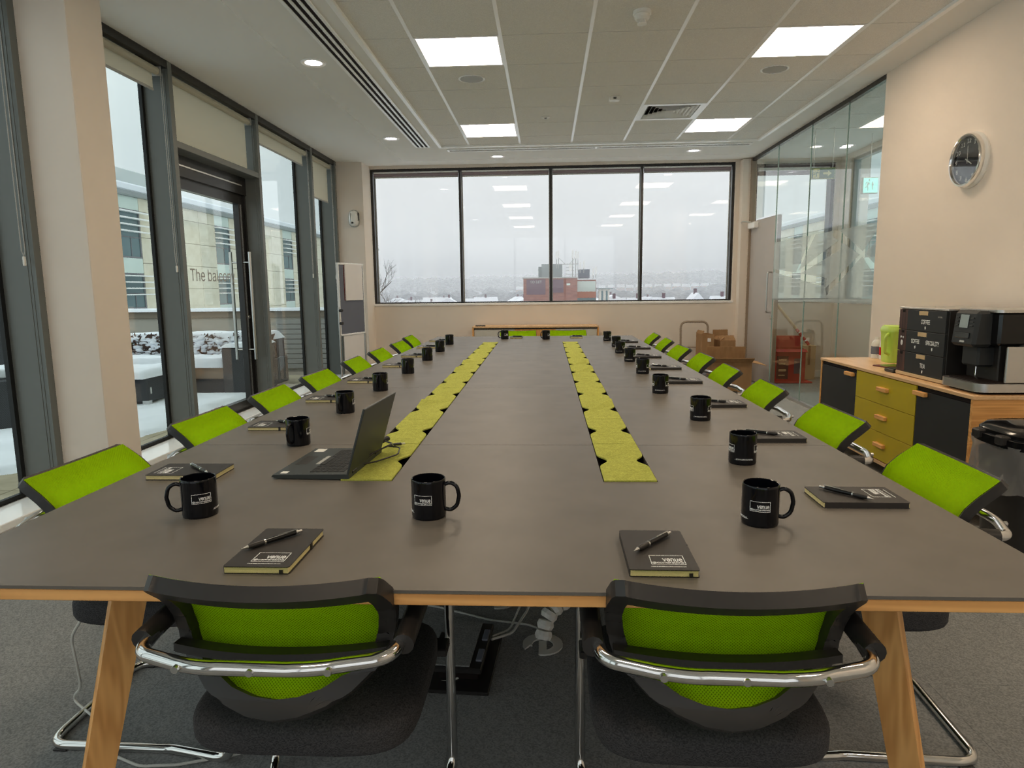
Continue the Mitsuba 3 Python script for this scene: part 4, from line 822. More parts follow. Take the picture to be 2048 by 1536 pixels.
# dispenser on the pillar
t = thing('air_freshener', 'white and chrome oval dispenser mounted on the corner pillar', 'dispenser'); DMx = mat4((-2.56, 9.0, 2.215), (1, 0, 0), (0, 0, 1))
add(t + '__back_plate', xf(superbox(.078, .115, .02, .5, .75), DMx), 'grey_plastic', 60)
add(t + '__cover', xf(xf(superbox(.062, .10, .05, .6, .75), place(0, 0, .03)), DMx), 'white_plastic', 60)
add(t + '__chrome_band', xf(xf(superbox(.022, .085, .052, .6, .8), place(-.028, -.005, .033)), DMx), 'chrome', 60)
add(t + '__side_grip', xf(bb(.058, .07, -.03, .075, .0, .05, .005), DMx), 'black_plastic', False)
add(t + '__sensor', xf(cyl((-.004, -.06, .07), (-.004, -.06, .082), .012, 12), DMx), 'charcoal', 30)
# mobile flip chart board
fb = thing('flip_chart_board', 'grey mobile pin board with white paper pad in the far left corner', 'board')
A_, B_ = np.array([-2.585, 8.22, 0]), np.array([-2.425, 8.80, 0]); FL = np.linalg.norm(B_ - A_); FM = mat4(A_, B_ - A_, (0, 0, 1)); fz = 1 if FM[0, 2] > 0 else -1
def fx(m): return xf(m, FM)
for x in (0, FL): add(fb + '__post', fx(tube([(x, .09, 0), (x, 1.06, 0)], .014, 10)), 'silver', 40)
for x in (.012, FL - .012): add(fb + '__side_rail', fx(bb(x - .009, x + .009, .72, 1.60, -.016, .016, .003)), 'white_metal', False)
add(fb + '__top_rail', fx(bb(0, FL, 1.585, 1.61, -.018, .018, .004)), 'white_metal', False); add(fb + '__bottom_rail', fx(bb(.01, FL - .01, .70, .722, -.018, .018, .004)), 'white_metal', False)
add(fb + '__panel', fx(bb(.02, FL - .02, .722, 1.585, -.01, .01)), 'board_grey', False)
add(fb + '__paper_pad', fx(bb(.14, FL - .06, 1.14, 1.598, fz * .012, fz * .030, .002)), 'white_paper', False)
add(fb + '__pad_backing', fx(bb(.125, FL - .06, 1.14, 1.60, fz * .0101, fz * .013)), 'dark_red', False)
add(fb + '__lower_panel', fx(bb(.09, FL - .04, .25, .70, -.004, .004)), 'white_paper', False)
for z in (1.02, .86): add(fb + '__knob', fx(cyl((.0, z, fz * .01), (.0, z, fz * .05), .018, 12)), 'black_plastic', 30)
for x in (0, FL):
    add(fb + '__foot', fx(bb(x - .015, x + .015, .06, .09, -.22, .22, .005)), 'silver', False)
    for zz in (-.2, .2): add(fb + '__castor', fx(cyl((x - .012, .03, zz), (x + .012, .03, zz), .03, 14)), 'black_plastic', 30)
# trolley and cardboard boxes
tr = thing('platform_trolley', 'flat trolley with a cream tubular push handle against the back wall', 'trolley')
add(tr + '__handle', tube(fillet([(1.80, 9.0, .14), (1.80, 9.06, .80), (2.16, 9.06, .80), (2.16, 9.0, .14)], .09, 8), .014, 12), 'door_edge', 50)
add(tr + '__cross_bar', cyl((1.80, 9.03, .46), (2.16, 9.03, .46), .008, 8), 'door_edge', 30)
add(tr + '__deck', bb(1.74, 2.22, 8.32, 9.06, .12, .15, .008), 'board_grey', False)
for x in (1.80, 2.16):
    for y in (8.4, 8.96): add(tr + '__wheel', cyl((x - .016, y, .06), (x + .016, y, .06), .06, 18), 'black_plastic', 30)
def carton(label, m, w, d, h, flaps, mat='cardboard', th=.006):
    t = thing('cardboard_box', label, 'box')
    for nm, q in (('wall', bb(-w / 2, w / 2, -d / 2, -d / 2 + th, 0, h)), ('wall', bb(-w / 2, w / 2, d / 2 - th, d / 2, 0, h)), ('wall', bb(-w / 2, -w / 2 + th, -d / 2 + th, d / 2 - th, 0, h)), ('wall', bb(w / 2 - th, w / 2, -d / 2 + th, d / 2 - th, 0, h)), ('base', bb(-w / 2 + th, w / 2 - th, -d / 2 + th, d / 2 - th, 0, th))):
        add(t + '__' + nm, xf(q, m), mat, False)
    for side, ang, L in flaps:      # ang: 0 = lying outwards flat, 90 = standing up
        a = math.radians(ang); ln = w if side in 'fb' else d
        q = bb(-ln / 2, ln / 2, 0, L, -th / 2, th / 2); R = np.array([[1, 0, 0, 0], [0, math.cos(a), -math.sin(a), 0], [0, math.sin(a), math.cos(a), h], [0, 0, 0, 1.0]])
        s = {'f': PI, 'b': 0, 'l': PI / 2, 'r': -PI / 2}[side]; off = {'f': (0, -d / 2), 'b': (0, d / 2), 'l': (-w / 2, 0), 'r': (w / 2, 0)}[side]
        add(t + '__flap', xf(xf(xf(q, R), place(0, 0, 0, s)), m @ place(*off)), mat, False)
    return t
t = carton('tall brown cardboard box with a white label standing on the trolley, left of two', place(2.085, 8.88, .15, .06), .155, .28, .50, [('l', 120, .05)])
add(t + '__label', bb(2.083, 2.128, 8.728, 8.732, .555, .60), 'white_paper', False)
t = carton('brown cardboard box with raised back flap, on the floor right of the trolley', place(2.345, 8.92, 0, .05), .20, .32, .565, [('b', 80, .125), ('f', 150, .12), ('l', 140, .07)])
add(t + '__print', xf(fit(text('FRAGILE', .03, .0006, True), -.055, .085, .42, .45), place(2.345, 8.757, 0, .05) @ mat4((0, -.0008, 0), (1, 0, 0), (0, 0, 1))), 'walnut', False)
t = carton('large open brown cardboard box with spread flaps on the floor by the door', place(2.235, 8.25, 0, -.08), .46, .42, .36, [('f', 25, .15), ('b', 100, .16), ('l', 20, .16), ('r', -12, .17)])
# corridor
t = thing('exit_sign', 'green and yellow running man exit sign with arrow hanging behind the glass', 'sign')
EM = mat4((2.99, 7.6, 2.46), (1, 0, 0), (0, 0, 1))
add(t + '__plate', xf(bb(-.13, .13, -.06, .06, -.006, .006, .002), EM), 'sign_green', False)
def man(m0):
    return cat(*[xf(ext(Polygon(p), 0, .001), m0) for p in ([(-.008, .005), (.012, .018), (.018, .010), (.002, -.008)],)], xf(lathe([(0, 0), (.0065, 0), (.0065, .001), (0, .001)], 14).apply_translation([.018, .028, 0]), m0),
        xf(ext(Polygon([(.0, -.004), (.012, -.014), (.004, -.030), (-.002, -.028), (.004, -.016), (-.008, -.006)]), 0, .001), m0), xf(ext(Polygon([(-.008, .002), (-.012, -.012), (-.026, -.014), (-.026, -.008), (-.016, -.006), (-.014, .004)]), 0, .001), m0),
        xf(ext(Polygon([(.012, .016), (.024, .008), (.030, .012), (.026, .002), (.012, .008)]), 0, .001), m0), xf(ext(Polygon([(-.002, .014), (-.018, .010), (-.020, .002), (-.024, .004), (-.022, .014), (-.004, .02)]), 0, .001), m0))
add(t + '__pictogram', xf(xf(ext(sbox(-.030, -.048, .036, .048), 0, .0008), place(-.075, 0, .006)), EM), 'sign_yellow', False)
add(t + '__running_man', xf(man(place(-.075, -.002, .0069, 0, 1.15)), EM), 'sign_green', False)
add(t + '__arrow', xf(ext(Polygon([(0, -.011), (.05, -.011), (.05, -.03), (.088, 0), (.05, .03), (.05, .011), (0, .011)]), .006, .007), EM), 'sign_yellow', False)
add(t + '__border', xf(ext(sbox(-.127, -.057, .127, .057).difference(sbox(-.123, -.053, .123, .053)), .006, .0066), EM), 'sign_yellow', False)
for x in (-.1, .1): add(t + '__rod', cyl((2.99 + x, 7.6, 2.52), (2.99 + x, 7.6, ZCORR), .003, 6), 'silver', 30)
t = thing('lit_exit_sign', 'turquoise lit exit sign hanging in the corridor behind the glass', 'sign'); LM2 = mat4((3.66, 8.0, 2.375), (1, 0, 0), (0, 0, 1)) @ np.diag([.42, .95, 1, 1])
add(t + '__housing', xf(bb(-.2, .2, -.095, .095, 0, .05, .004), LM2), 'white_plastic', False)
put(t + '__panel', lamp(xf(quad((-.19, -.085, .052), (.19, -.085, .052), (.19, .085, .052), (-.19, .085, .052)), LM2), (.12, .85, .75), .8))
add(t + '__rod', cyl((3.66, 7.975, 2.46), (3.66, 7.975, ZCORR), .004, 6), 'silver', 30)
add(t + '__running_man', xf(man(place(-.08, 0, .053, 0, 2.2)), LM2), 'print', False)
add(t + '__arrow', xf(ext(Polygon([(.05, .05), (.02, .0), (.04, .0), (.04, -.05), (.06, -.05), (.06, 0), (.08, 0)]), .053, .054), LM2), 'print', False)
t = carton('red printed cardboard box with an open brown flap in the corridor behind the glass', place(3.20, 8.98, .02, -.12), .38, .30, .42, [('b', 78, .16), ('f', -16, .10)], 'red')
RB = place(3.20, 8.98, .02, -.12) @ mat4((0, -.151, 0), (1, 0, 0), (0, 0, 1))
add(t + '__print_panel', xf(bb(-.165, -.02, .03, .33, 0, .0008), RB), 'dark_red', False)
for k, (a, c) in enumerate(((.27, .29), (.22, .235), (.13, .16), (.07, .085))): add(t + '__print_line', xf(bb(-.14, -.045 - .015 * (k % 2), a, c, .0008, .0014), RB), 'cardboard_pale', False)
add(t + '__print_mark', xf(bb(.05, .14, .10, .30, 0, .0008), RB), 'brick_dark', False)
add(t + '__tray', bb(2.97, 3.46, 8.76, 9.16, 0, .02, .008), 'red', False)
t = thing('cardboard_box', 'pale cardboard box on the corridor floor behind the red box', 'box'); add(t + '__body', bb(3.45, 3.62, 9.12, 9.33, 0, .46, .004), 'cardboard_pale', False); add(t + '__tape', bb(3.52, 3.55, 9.118, 9.332, .2, .4602), 'cardboard', False)
t = thing('barrier_pole', 'slanting white pole with a red striped lower end behind the glass', 'pole')
p0, p1 = np.array([2.98, 9.02, 1.09]), np.array([3.40, 8.80, .50]); pm = p0 + (p1 - p0) * .66
add(t + '__shaft', tube([p0, pm], .018, 10), 'cardboard_pale', 30); add(t + '__red_end', tube([pm, p1], .0185, 10), 'red', 30)
for k in range(3): q = pm + (p1 - pm) * (.2 + .25 * k); add(t + '__stripe', tube([q, q + (p1 - pm) * .06], .0192, 10), 'white_plastic', 30)

# ================================================================== UNDER THE TABLE
t = thing('floor_box', 'open black floor socket box with a carpeted lid under the table', 'floor box'); FBM = place(-.29, 2.13, 0, -.06)
add(t + '__frame', xf(bb(-.115, .115, -.20, .16, 0, .012, .003), FBM), 'black_plastic', False)
add(t + '__lid', xf(bb(-.075, .085, -.15, .15, .04, .06, .004), FBM), 'black_plastic', False)
add(t + '__lid_carpet', xf(bb(-.07, .045, -.14, .145, .06, .064, .001), FBM), 'carpet', False)
add(t + '__lid_support', xf(bb(-.06, .07, -.13, .13, .012, .04), FBM), 'slot', False)
for y in (-.07, .06): add(t + '__socket', xf(bb(.06, .08, y - .035, y + .035, .058, .066, .002), FBM), 'board_grey', False)
def spine(label, pts, base):
    t = thing('cable_spine', label, 'cable spine'); P = fillet(pts, .25, 14)
    s = np.concatenate([[0], np.cumsum(np.linalg.norm(np.diff(P, axis=0), axis=1))]); n = int(s[-1] / .036)
    at = lambda d: np.array([np.interp(d, s, P[:, i]) for i in range(3)])
    for k in range(n):
        a, c = at(.036 * k), at(.036 * k + .03)
        add(t + '__vertebra', tube([a, a + (c - a) * .5, c], [.027, .033, .028], 10), 'white_plastic', 30)
    ring = sbox(0, 0, 0, 0); bx, by = base
    from shapely.geometry import Point
    R = Point(0, 0).buffer(.072).difference(Point(0, -.004).buffer(.038)); R = R.difference(Polygon([(-.045, -.01), (-.10, -.09), (-.01, -.09), (-.012, -.02)])).union(sbox(-.014, -.068, .014, .02))
    add(t + '__base', xf(ext(R, 0, .006), place(bx, by, .002)), 'cable_white', False)
spine('white articulated cable spine curving up from its base ring under the table, right one', [(-.018, 2.255, .012), (.0, 2.29, .10), (.16, 2.36, .17), (.20, 2.42, .42), (.20, 2.42, .64)], (-.018, 2.232))
spine('white articulated cable spine on a base ring under the table, farther left one', [(-.19, 2.60, .012), (-.20, 2.64, .2), (-.25, 2.68, .42), (-.25, 2.7, .64)], (-.20, 2.565))
def cable(label, pts, r=.004, m='cable_white', f=.08):
    k = add('cable', tube(fillet(pts, f, 7), r, 8), m, 60); return lab(k, label, 'cable')
cable('white cable drooping from the left table edge past the near left leg to the floor', [(-1.03, 1.62, .70), (-1.22, 1.70, .50), (-1.40, 1.76, .27), (-1.40, 1.78, .10), (-1.50, 1.86, .006), (-1.34, 1.74, .03), (-1.215, 1.62, .006), (-1.10, 1.575, .006), (-1.0, 1.585, .006), (-.86, 1.63, .006), (-.62, 1.80, .006)])
cable('pale cable running across the floor from the left behind the socket box', [(-.62, 2.56, .006), (-.43, 2.497, .006), (-.22, 2.40, .006), (-.075, 2.37, .006), (-.03, 2.34, .006)], .0045)
cable('grey double cable looping from the socket box up beside the cable spine', [(-.20, 2.215, .03), (-.13, 2.29, .015), (-.07, 2.42, .05), (-.03, 2.50, .20), (.02, 2.5, .45), (.05, 2.5, .64)], .005)
cable('grey cable beside the double cable under the table', [(-.20, 2.235, .03), (-.14, 2.32, .012), (-.09, 2.46, .08), (-.06, 2.54, .25), (.0, 2.54, .64)], .004)
cable('white cable lying under the near edge of the socket box', [(-.46, 1.94, .006), (-.38, 1.985, .006), (-.30, 1.99, .01), (-.265, 2.04, .02)], .0045)

# ================================================================== TERRACE
def snowpatch(key, x0, x1, y0, y1, z, h, label, nx=60, ny=60, edge=.12, seed=0, kind='stuff', rag=None, m='snow'):
    def fn(u, v):
        X, Y = x0 + (x1 - x0) * u, y0 + (y1 - y0) * v; P = np.stack([X, Y, X * 0], -1)
        f = meshkit.fbm(P * 2.2, 4, seed); g = meshkit.fbm(P * 9, 2, seed + 5)
        d = np.minimum(np.minimum(X - x0, x1 - X), np.minimum(Y - y0, y1 - Y))
        if rag is not None: d = np.minimum(d, rag(X, Y, f))
        e = np.clip(d / edge, -.3, 1); e = np.where(e > 0, 1 - (1 - e) ** 2, e)
        return X, Y, z + e * h * (.55 + .7 * f + .12 * g)
    V, F, _ = grid(fn, nx, ny); return lab(add(key, trimesh.Trimesh(V, F, process=False), m, True), label, 'snow', None, kind)
snowpatch('snow', -9.4, -3.15, -2, 8.0, -.004, .05, 'snow covering the terrace floor with a thawed strip by the glass', 110, 160, .16, 2, rag=lambda X, Y, f: -X - 3.42 - .45 * f + np.clip((Y - 6.2) * .12, -.2, .2))
hs = thing('rattan_sofa', 'dark rattan corner sofa under snow along the terrace hedge', 'sofa')
add(hs + '__base', bb(-7.2, -3.95, 8.0, 8.62, 0, .20, .01), 'rattan', False); add(hs + '__seat_board', bb(-7.2, -3.95, 7.98, 8.62, .20, .345, .008), 'bench_wood', False)
add(hs + '__arm', bb(-3.95, -3.62, 7.86, 8.7, 0, .60, .02), 'rattan', False)
snowpatch('snow_cushion', -7.2, -3.97, 7.95, 8.66, .34, .11, 'thick snow lying on the seat of the terrace sofa', 70, 24, .10, 4)
snowpatch('snow_cap', -3.96, -3.61, 7.85, 8.71, .595, .05, 'snow lying on the arm of the terrace sofa', 14, 26, .08, 6)
pl = thing('hedge_planter', 'snow dusted clipped hedge along the terrace parapet', 'hedge')
add(pl + '__trough', bb(-9.0, -3.7, 8.75, 9.3, 0, .36, .01), 'rattan', False)
R3 = np.random.default_rng(11)
def blades(n, lo, hi, s, pull=.5):
    c = lo + (hi - lo) * R3.random((n, 3)); a = R3.normal(size=(n, 3)); a /= np.linalg.norm(a, axis=1, keepdims=True); b = np.cross(a, R3.normal(size=(n, 3))); b /= np.linalg.norm(b, axis=1, keepdims=True)
    sc = s * (.5 + R3.random((n, 1))); V = np.stack([c - a * sc, c + b * sc * .45, c + a * sc, c - b * sc * .45], 1).reshape(-1, 3); k = np.arange(n) * 4
    return trimesh.Trimesh(V, np.vstack([np.stack([k, k + 1, k + 2], 1), np.stack([k, k + 2, k + 3], 1)]), process=False)
add(pl + '__core', bb(-9.0, -3.72, 8.84, 9.25, .34, .62), 'twig', False)
add(pl + '__twigs', blades(9000, np.array([-8.9, 8.70, .34]), np.array([-3.7, 8.86, .68]), .055), 'twig', False)
hs_ = []
for k in range(1100):
    c = np.array([-7.4 + 3.7 * R3.random(), 8.69 + .07 * R3.random(), .38 + .28 * R3.random()]); m = trimesh.creation.icosphere(subdivisions=1, radius=.024 + .022 * R3.random()); m.apply_scale([1.3, .8, .6]); m.apply_translation(c); hs_.append(m)
lab(add('hedge_snow', cat(*hs_), 'snow', True), 'clumps of snow caught in the twigs of the terrace hedge', 'snow', None, 'stuff')
snowpatch('hedge_snow_cap', -9.0, -3.70, 8.68, 9.28, .62, .10, 'snow lying along the top of the terrace hedge', 90, 14, .10, 8)
snowpatch('parapet_snow', -9.7, -2.99, 10.5, 10.92, .955, .05, 'snow lying along the coping of the terrace parapet', 90, 8, .12, 9)
ot = thing('rattan_ottoman', 'square dark rattan table capped with snow in front of the terrace sofa', 'table'); OM = place(-4.86, 7.42, 0, .08)
add(ot + '__body', xf(bb(-.45, .45, -.45, .45, .07, .34, .015), OM), 'rattan', False)
for sx in (-1, 1):
    for sy in (-1, 1): add(ot + '__foot', xf(bb(sx * .42 - .035, sx * .42 + .035, sy * .42 - .035, sy * .42 + .035, 0, .09), OM), 'silver', False)
add(ot + '__tag', xf(bb(.451, .453, -.40, -.37, .16, .23), OM), 'white_plastic', False)
snowpatch('table_snow', -5.34, -4.38, 6.94, 7.90, .335, .09, 'snow heaped on the rattan terrace table', 30, 30, .12, 12)
ac = thing('rattan_armchair', 'tall dark rattan armchair on the terrace at the left picture edge', 'armchair')
side = Polygon([(0, 0), (.82, 0), (.80, .45), (.30, .50), (.10, .98), (-.04, .98)])
sm = xf(ext(side, -.42, .42), np.array([[1, 0, 0, -5.62], [0, 0, -1, 6.38], [0, 1, 0, .02], [0, 0, 0, 1.0]])); add(ac + '__shell', xf(sm, place(-5.62, 6.38, 0, -.5) @ place(5.62, -6.38)), 'rattan', False)
add(ac + '__cushion', xf(superbox(.25, .32, .05), place(-5.22, 6.2, .53, -.5)), 'snow', 60)

# ================================================================== OPPOSITE BUILDING (24 m away)
BZ = [-3.0, -1.5, 0, 1.5, 3.0, 4.5, 6.0, 6.78]; WW = 2.25; PC = {}
def office(label, X, sg, Y0, Y1, wins, plant):
    """facade at x = X facing the room; sg = +1 faces +x, -1 faces -x"""
    ob = thing('office_building', label, 'building')
    def fb(a, c, y0, y1, z0, z1, b=0): return bb(X + sg * a, X + sg * c, y0, y1, z0, z1, b)
    add(ob + '__wall', fb(-10, -.2, Y0, Y1, -15, 6.78), 'stone', False)
    def panels(y0, y1):
        n = max(1, round((y1 - y0) / 2.3)); w = (y1 - y0) / n
        for i in range(n):
            for a, c in zip(BZ[:-1], BZ[1:]):
                k = (round(w, 3), round(c - a, 3), sg)
                if k not in PC: PC[k] = proto(bb(-.06 * sg, 0, .012, w - .012, .012, c - a - .012, .01), 'stone', False)
                put(ob + '__stone_panel', PC[k], place(X, y0 + w * i, a))
    ys = Y0
    for wy in wins: panels(ys, wy); ys = wy + WW
    panels(ys, Y1)
    add(ob + '__cornice', fb(-.1, .35, Y0, Y1, 6.78, 7.02, .02), 'roof_grey', False); add(ob + '__parapet', fb(-.6, .2, Y0, Y1, 7.02, 7.5, .1), 'snow', False)
    add(ob + '__roof', fb(-10, -.3, Y0, Y1, 6.7, 7.0), 'snow', False)
    if plant: add(ob + '__roof_plant', fb(-8, -2.0, Y0, 44, 7.0, 8.85, .05), 'roof_pale', False)
    for wy in wins:
        for (z0, z1) in ((3.3, 6.0), (.35, 2.36), (-3, -1.0)):
            f = add(ob + '__window', cat(fb(-.1, -.02, wy, wy + .1, z0, z1), fb(-.1, -.02, wy + WW - .1, wy + WW, z0, z1), fb(-.1, -.02, wy, wy + WW, z0 - .04, z0 + .06), fb(-.1, -.02, wy, wy + WW, z1 - .06, z1 + .04), fb(-.1, -.03, wy + WW * .56, wy + WW * .56 + .05, z0, z0 + (z1 - z0) * .45), fb(-.1, -.03, wy, wy + WW, z0 + (z1 - z0) * .42, z0 + (z1 - z0) * .42 + .05)), 'far_frame', False)
            add(f + '__pane', fb(-.09, -.07, wy + .1, wy + WW - .1, z0 + .06, z1 - .06), 'far_glass', False)
            if z0 > 0:
                for q in range(4):
                    zl = z1 - .12 - (.37 if z0 > 3 else .36) * q
                    add(ob + '__louvre', fb(.02, .38, wy - .15, wy + WW + .55, zl - .04, zl + .03, .015), 'white_metal', False)
        for z0, z1 in ((2.40, 3.26), (6.04, 6.76), (-.96, .31)): add(ob + '__spandrel', fb(-.06, -.03, wy, wy + WW, z0, z1), 'spandrel', False)
office('pale stone clad office building with louvred windows opposite the terrace', -24.0, 1, 12, 95, [19.6, 30.6, 36.9, 48.2, 60.8, 73.0, 85.0], True)
office('pale stone clad office building with louvres seen through the glass partition and corridor', 24.0, -1, 30, 72, [36.0, 43.5, 50.6, 57.5, 65.0], False)

# ================================================================== THE TOWN BEYOND THE BACK WINDOW
bk = thing('brick_tower_block', 'brown brick building with rooftop antennas seen through the back window', 'building')
add(bk + '__wall', bb(-5.1, 6.9, 150, 175, -15, 3.35), 'brick', False)
add(bk + '__coping', bb(-5.3, 7.1, 149.8, 175.2, 3.35, 3.62), 'grey_plastic', False)
add(bk + '__hoarding', bb(-4.4, -.2, 149.85, 150.0, -.2, 3.15), 'brick_dark', False); add(bk + '__hoarding', bb(1.3, 3.8, 149.85, 150, .2, 3.1), 'brick_dark', False)
add(bk + '__hoarding_letters', xf(fit(text('TO LET', .5, .05, True), -3.6, -1.0, 2.3, 2.85), mat4((0, 149.84, 0), (1, 0, 0), (0, 0, 1))), 'grey_plastic', False)
add(bk + '__sign_board', bb(4.5, 5.3, 149.9, 150.0, 1.8, 2.2), 'spandrel', False)
add(bk + '__roof_plant', bb(-1.05, 3.6, 153, 160, 3.6, 6.6), 'roof_grey', False); add(bk + '__roof_plant', bb(-1.8, -1.0, 154, 158, 3.6, 6.0), 'roof_grey', False); add(bk + '__roof_plant', bb(7.6, 10.0, 156, 162, 3.4, 5.4), 'board_grey', False)
add(bk + '__wing', bb(6.9, 11.4, 155, 185, -15, 3.0), 'brick', False)
add(bk + '__window_band', bb(7.0, 11.3, 154.85, 155.0, .3, 2.7), 'spandrel', False); add(bk + '__window_band', bb(7.0, 11.3, 154.85, 155, -2.6, -1.1), 'far_glass', False)
add(bk + '__brick_band', bb(6.95, 11.35, 154.8, 155, -1.1, .3), 'brick_orange', False)
for x, z0, z1, r in ((2.3, 5.5, 9.3, .09), (2.75, 5.5, 9.5, .09), (5.9, 3.6, 9.5, .10), (6.6, 3.6, 9.4, .10), (7.1, 4.0, 9.2, .06), (7.6, 4.5, 7.0, .08), (8.4, 4.5, 7.2, .08), (10.5, 3.2, 5.6, .08), (11.1, 3.4, 5.8, .08)):
    a = add(bk + '__antenna', bb(x - r, x + r, 152 - r, 152 + r, z0, z1), 'grey_plastic', False); add(a + '__panel', bb(x - r * 1.8, x + r * 1.8, 151.75, 151.9, z1 - 1.7, z1), 'white_plastic', False)
add(bk + '__gantry', cat(bb(2.3, 7.2, 151.9, 152.1, 6.4, 6.55), cyl((2.7, 152, 8.0), (4.2, 152, 6.5), .05, 5), cyl((6.6, 152, 8.0), (5.2, 152, 6.5), .05, 5), bb(4.4, 6.2, 151.9, 152.1, 4.2, 4.3), bb(4.4, 6.2, 151.9, 152.1, 5.0, 5.1), bb(4.4, 6.2, 151.9, 152.1, 5.7, 5.8)), 'grey_plastic', False)
add(bk + '__dish', xf(lathe([(0, 0), (.4, 0), (.42, .2), (0, .2)], 16), mat4((5.4, 151.7, 6.0), (1, 0, 0), (0, 0, 1))), 'white_plastic', 30); add(bk + '__dish', xf(lathe([(0, 0), (.3, 0), (.32, .2), (0, .2)], 16), mat4((5.4, 151.7, 5.2), (1, 0, 0), (0, 0, 1))), 'white_plastic', 30)
tk = thing('roof_turret', 'pale stair turret with a flat cap beside the brick building', 'turret')
add(tk + '__shaft', bb(11.8, 14.0, 150, 153, -15, .8), 'render_pale', False); add(tk + '__cap', bb(11.3, 14.7, 149.6, 153.4, .8, 1.1), 'roof_grey', False)
for x in (12.2, 13.2): add(tk + '__slit', bb(x, x + .4, 149.95, 150, -2.0, .5), 'far_glass', False)
def house(x, y, w, d, z0, hw, hr, label, a=0.0, ch=1, m='brick', group=None, gable=False):
    t = thing('house', label, 'house', group); P = place(x, y, 0, a)
    add(t + '__wall', xf(bb(-w / 2, w / 2, -d / 2, d / 2, -15, z0 + hw), P), m, False)
    if gable: V = np.array([[-w / 2, -d / 2, 0], [w / 2, -d / 2, 0], [0, -d / 2, hr], [-w / 2, d / 2, 0], [w / 2, d / 2, 0], [0, d / 2, hr]])
    else: V = np.array([[-w / 2, -d / 2, 0], [-w / 2, d / 2, 0], [-w / 2, 0, hr], [w / 2, -d / 2, 0], [w / 2, d / 2, 0], [w / 2, 0, hr]])
    V = V * 1.04; V[:, 2] += z0 + hw - .1; add(t + '__roof', xf(trimesh.convex.convex_hull(V), P), 'snow', False)
    for k in range(ch):
        cx = -w / 2 + w * (k + .5) / ch; add(t + '__chimney', xf(bb(cx - .35, cx + .35, -.3, .3, z0 + hw, z0 + hw + hr + 1.0), P), 'brick_dark', False)
G1, G2 = 'snow roofed houses with chimneys just above the sill of the back window', 'distant snow roofed houses beyond the back window'
for i, (x, w, zt, gable) in enumerate(((16.5, 6, -1.3, 0), (22.5, 5.6, -1.35, 0), (28.5, 5.6, -1.3, 0), (36.5, 5.0, -.3, 1), (42.5, 6.0, -1.1, 0), (49, 6.5, -1.3, 0), (56, 6.5, -1.0, 0), (63, 6.5, -1.0, 0))):
    house(x, 165 + (i % 2) * 2, w * .92, 7, zt - 6.2, 3.6, 2.6, f'snow roofed house with chimney just above the back window sill, {ORD[i]} from the brick building', 0, 1, 'brick', None, bool(gable))
r9 = random.Random(21)
for i in range(28):
    row, c = divmod(i, 7); y = 235 + 62 * row + r9.uniform(-8, 8); x = y * (-.225 + .062 * c + r9.uniform(-.012, .012)) - (2 if row % 2 else -4)
    zt = 1.27 - y * r9.uniform(.011, .018)
    house(x, y, r9.uniform(8, 12), r9.uniform(7, 9), zt - 5.5, 3.2, 2.3, 'small snow roofed house in the town beyond the back window', r9.uniform(-.4, .4), 1, 'brick', G2, r9.random() < .4)
house(-40, 190, 22, 9, -9.5, 5.4, 1.6, 'long low snow roofed hall in the left back window pane', .05, 0, 'brick', None)
# wooded hills and trees
def blob(c, r, sq, sd):
    m = trimesh.creation.icosphere(subdivisions=2, radius=1.0); v = m.vertices; f = .72 + .6 * meshkit.fbm(v * 2.1 + sd, 3, sd); v = v * f[:, None] * np.array([1, 1, sq]) * r + c; return trimesh.Trimesh(v, m.faces, process=False)
def hillz(x, y): return np.interp(y, [300, 700, 1100, 1700, 2600], [-15, -14, -2, 16, 34]) + np.clip(x, -600, 600) * .012 * np.clip((y - 500) / 1000, 0, 1)
hm = []
V, F, _ = grid(lambda u, v: (-1500 + 3000 * u, 300 + 2300 * v, hillz(-1500 + 3000 * u, 300 + 2300 * v) + 3 * meshkit.fbm(np.stack([u * 30, v * 20, u * 0], -1), 3, 2) - 2), 60, 50)
stru('ground_hills', 'snowy ground rising to low hills'); add('ground_hills', trimesh.Trimesh(V, F, process=False), 'far_ground', True)
R4 = np.random.default_rng(5)
for k in range(620):
    y = 520 + 1600 * R4.random() ** 1.2; x = (R4.random() - .5) * y * .62; r = 5 + 5 * R4.random()
    if 900 < y < 1050: continue
    hm.append(blob(np.array([x, y, float(hillz(np.array(x), np.array(y))) + r * .45]), r * (1 + (y > 1100) * .9), .75, int(k % 17)))
lab(add('woodland', cat(*hm), 'tree_far', True), 'hazy winter woodland covering the distant hills beyond the back window', 'woodland', None, 'stuff')
for i in range(22):
    y = 985 + 14 * (i % 3); x = y * (-.04 + .0136 * i); house(x, y, R4.uniform(9, 12), 8, float(hillz(np.array(x), np.array(y))) + 1, 4, 4, 'tiny snow roofed house in the row on the distant hillside', 0, 0, 'brick', 'tiny houses on the distant hillside')
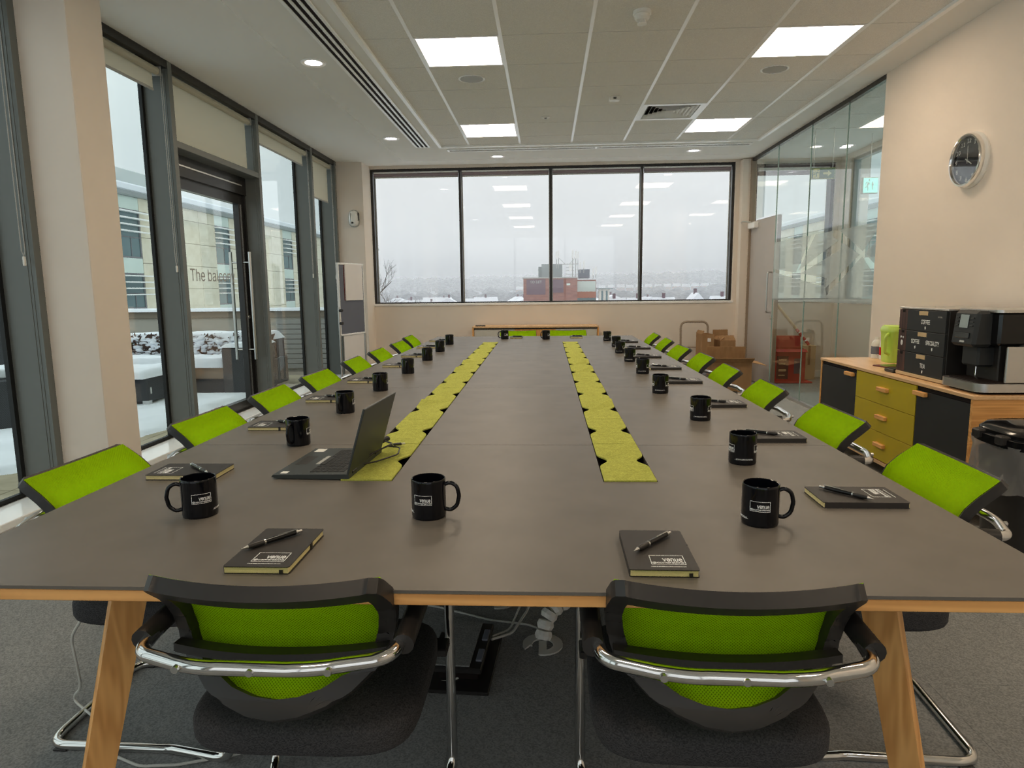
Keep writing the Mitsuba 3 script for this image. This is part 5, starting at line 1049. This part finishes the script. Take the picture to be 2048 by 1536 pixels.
def tree(x, y, z, h, label, seed, spread=.35, r0=.16):
    rt = random.Random(seed); t = thing('bare_tree', label, 'tree'); br = []
    add(t + '__trunk', tube([(x, y, z), (x + .1, y, z + h * .4), (x, y + .1, z + h * .75)], [r0, r0 * .75, r0 * .4], 8), 'bark', 40)
    def grow(p, dirv, L, r, dep):
        q = p + dirv * L; br.append(tube([p, (p + q) / 2 + np.array([rt.uniform(-1, 1), rt.uniform(-1, 1), 0]) * L * .06, q], [r, r * .8, r * .55], 4, cap=False))
        if dep == 0: return
        for _ in range(3 if dep > 1 else 4):
            d = dirv + np.array([rt.uniform(-1, 1), rt.uniform(-1, 1), rt.uniform(-.2, .7)]) * .75; grow(p + dirv * L * rt.uniform(.45, 1), d / np.linalg.norm(d), L * rt.uniform(.5, .75), r * .55, dep - 1)
    for k in range(9):
        a = k * 2.4; d = np.array([math.cos(a) * .8, math.sin(a) * .8, .75]); grow(np.array([x, y, z + h * (.3 + .45 * k / 9)]), d / np.linalg.norm(d), h * spread * .55, r0 * .4, 3)
    add(t + '__branches', cat(*br), 'bark', False)
tree(-11.2, 44, -15, 17.2, 'frosted bare tree at the left edge of the back window', 3, .30)
tree(-9.0, 60, -15, 15.2, 'frosted bare tree, second one at the left of the back window', 4, .30)
tree(-16.5, 78, -15, 15.6, 'frosted bare tree, third one at the left of the back window', 5, .30)
tree(-26.5, 101, -15, 21.0, 'tall frosted tree seen past the whiteboard through the last terrace window', 6, .36, .2)
tree(-40.0, 103, -15, 20.5, 'frosted tree behind the terrace parapet at the end of the glazing', 8, .34, .2)
# winter haze over the town
lab('winter_haze', 'pale winter haze over the town and the hills', 'haze', None, 'stuff')
HAZE = 1 / 600.0
hz = mikit.ply(bb(-1400, 1400, 110, 2400, -40, 60)); hz.pop('bsdf', None); hz['bsdf'] = {'type': 'null'}
hz['interior'] = {'type': 'homogeneous', 'albedo': {'type': 'rgb', 'value': [.97, .98, .99]}, 'sigma_t': HAZE}
scene['winter_haze'] = hz
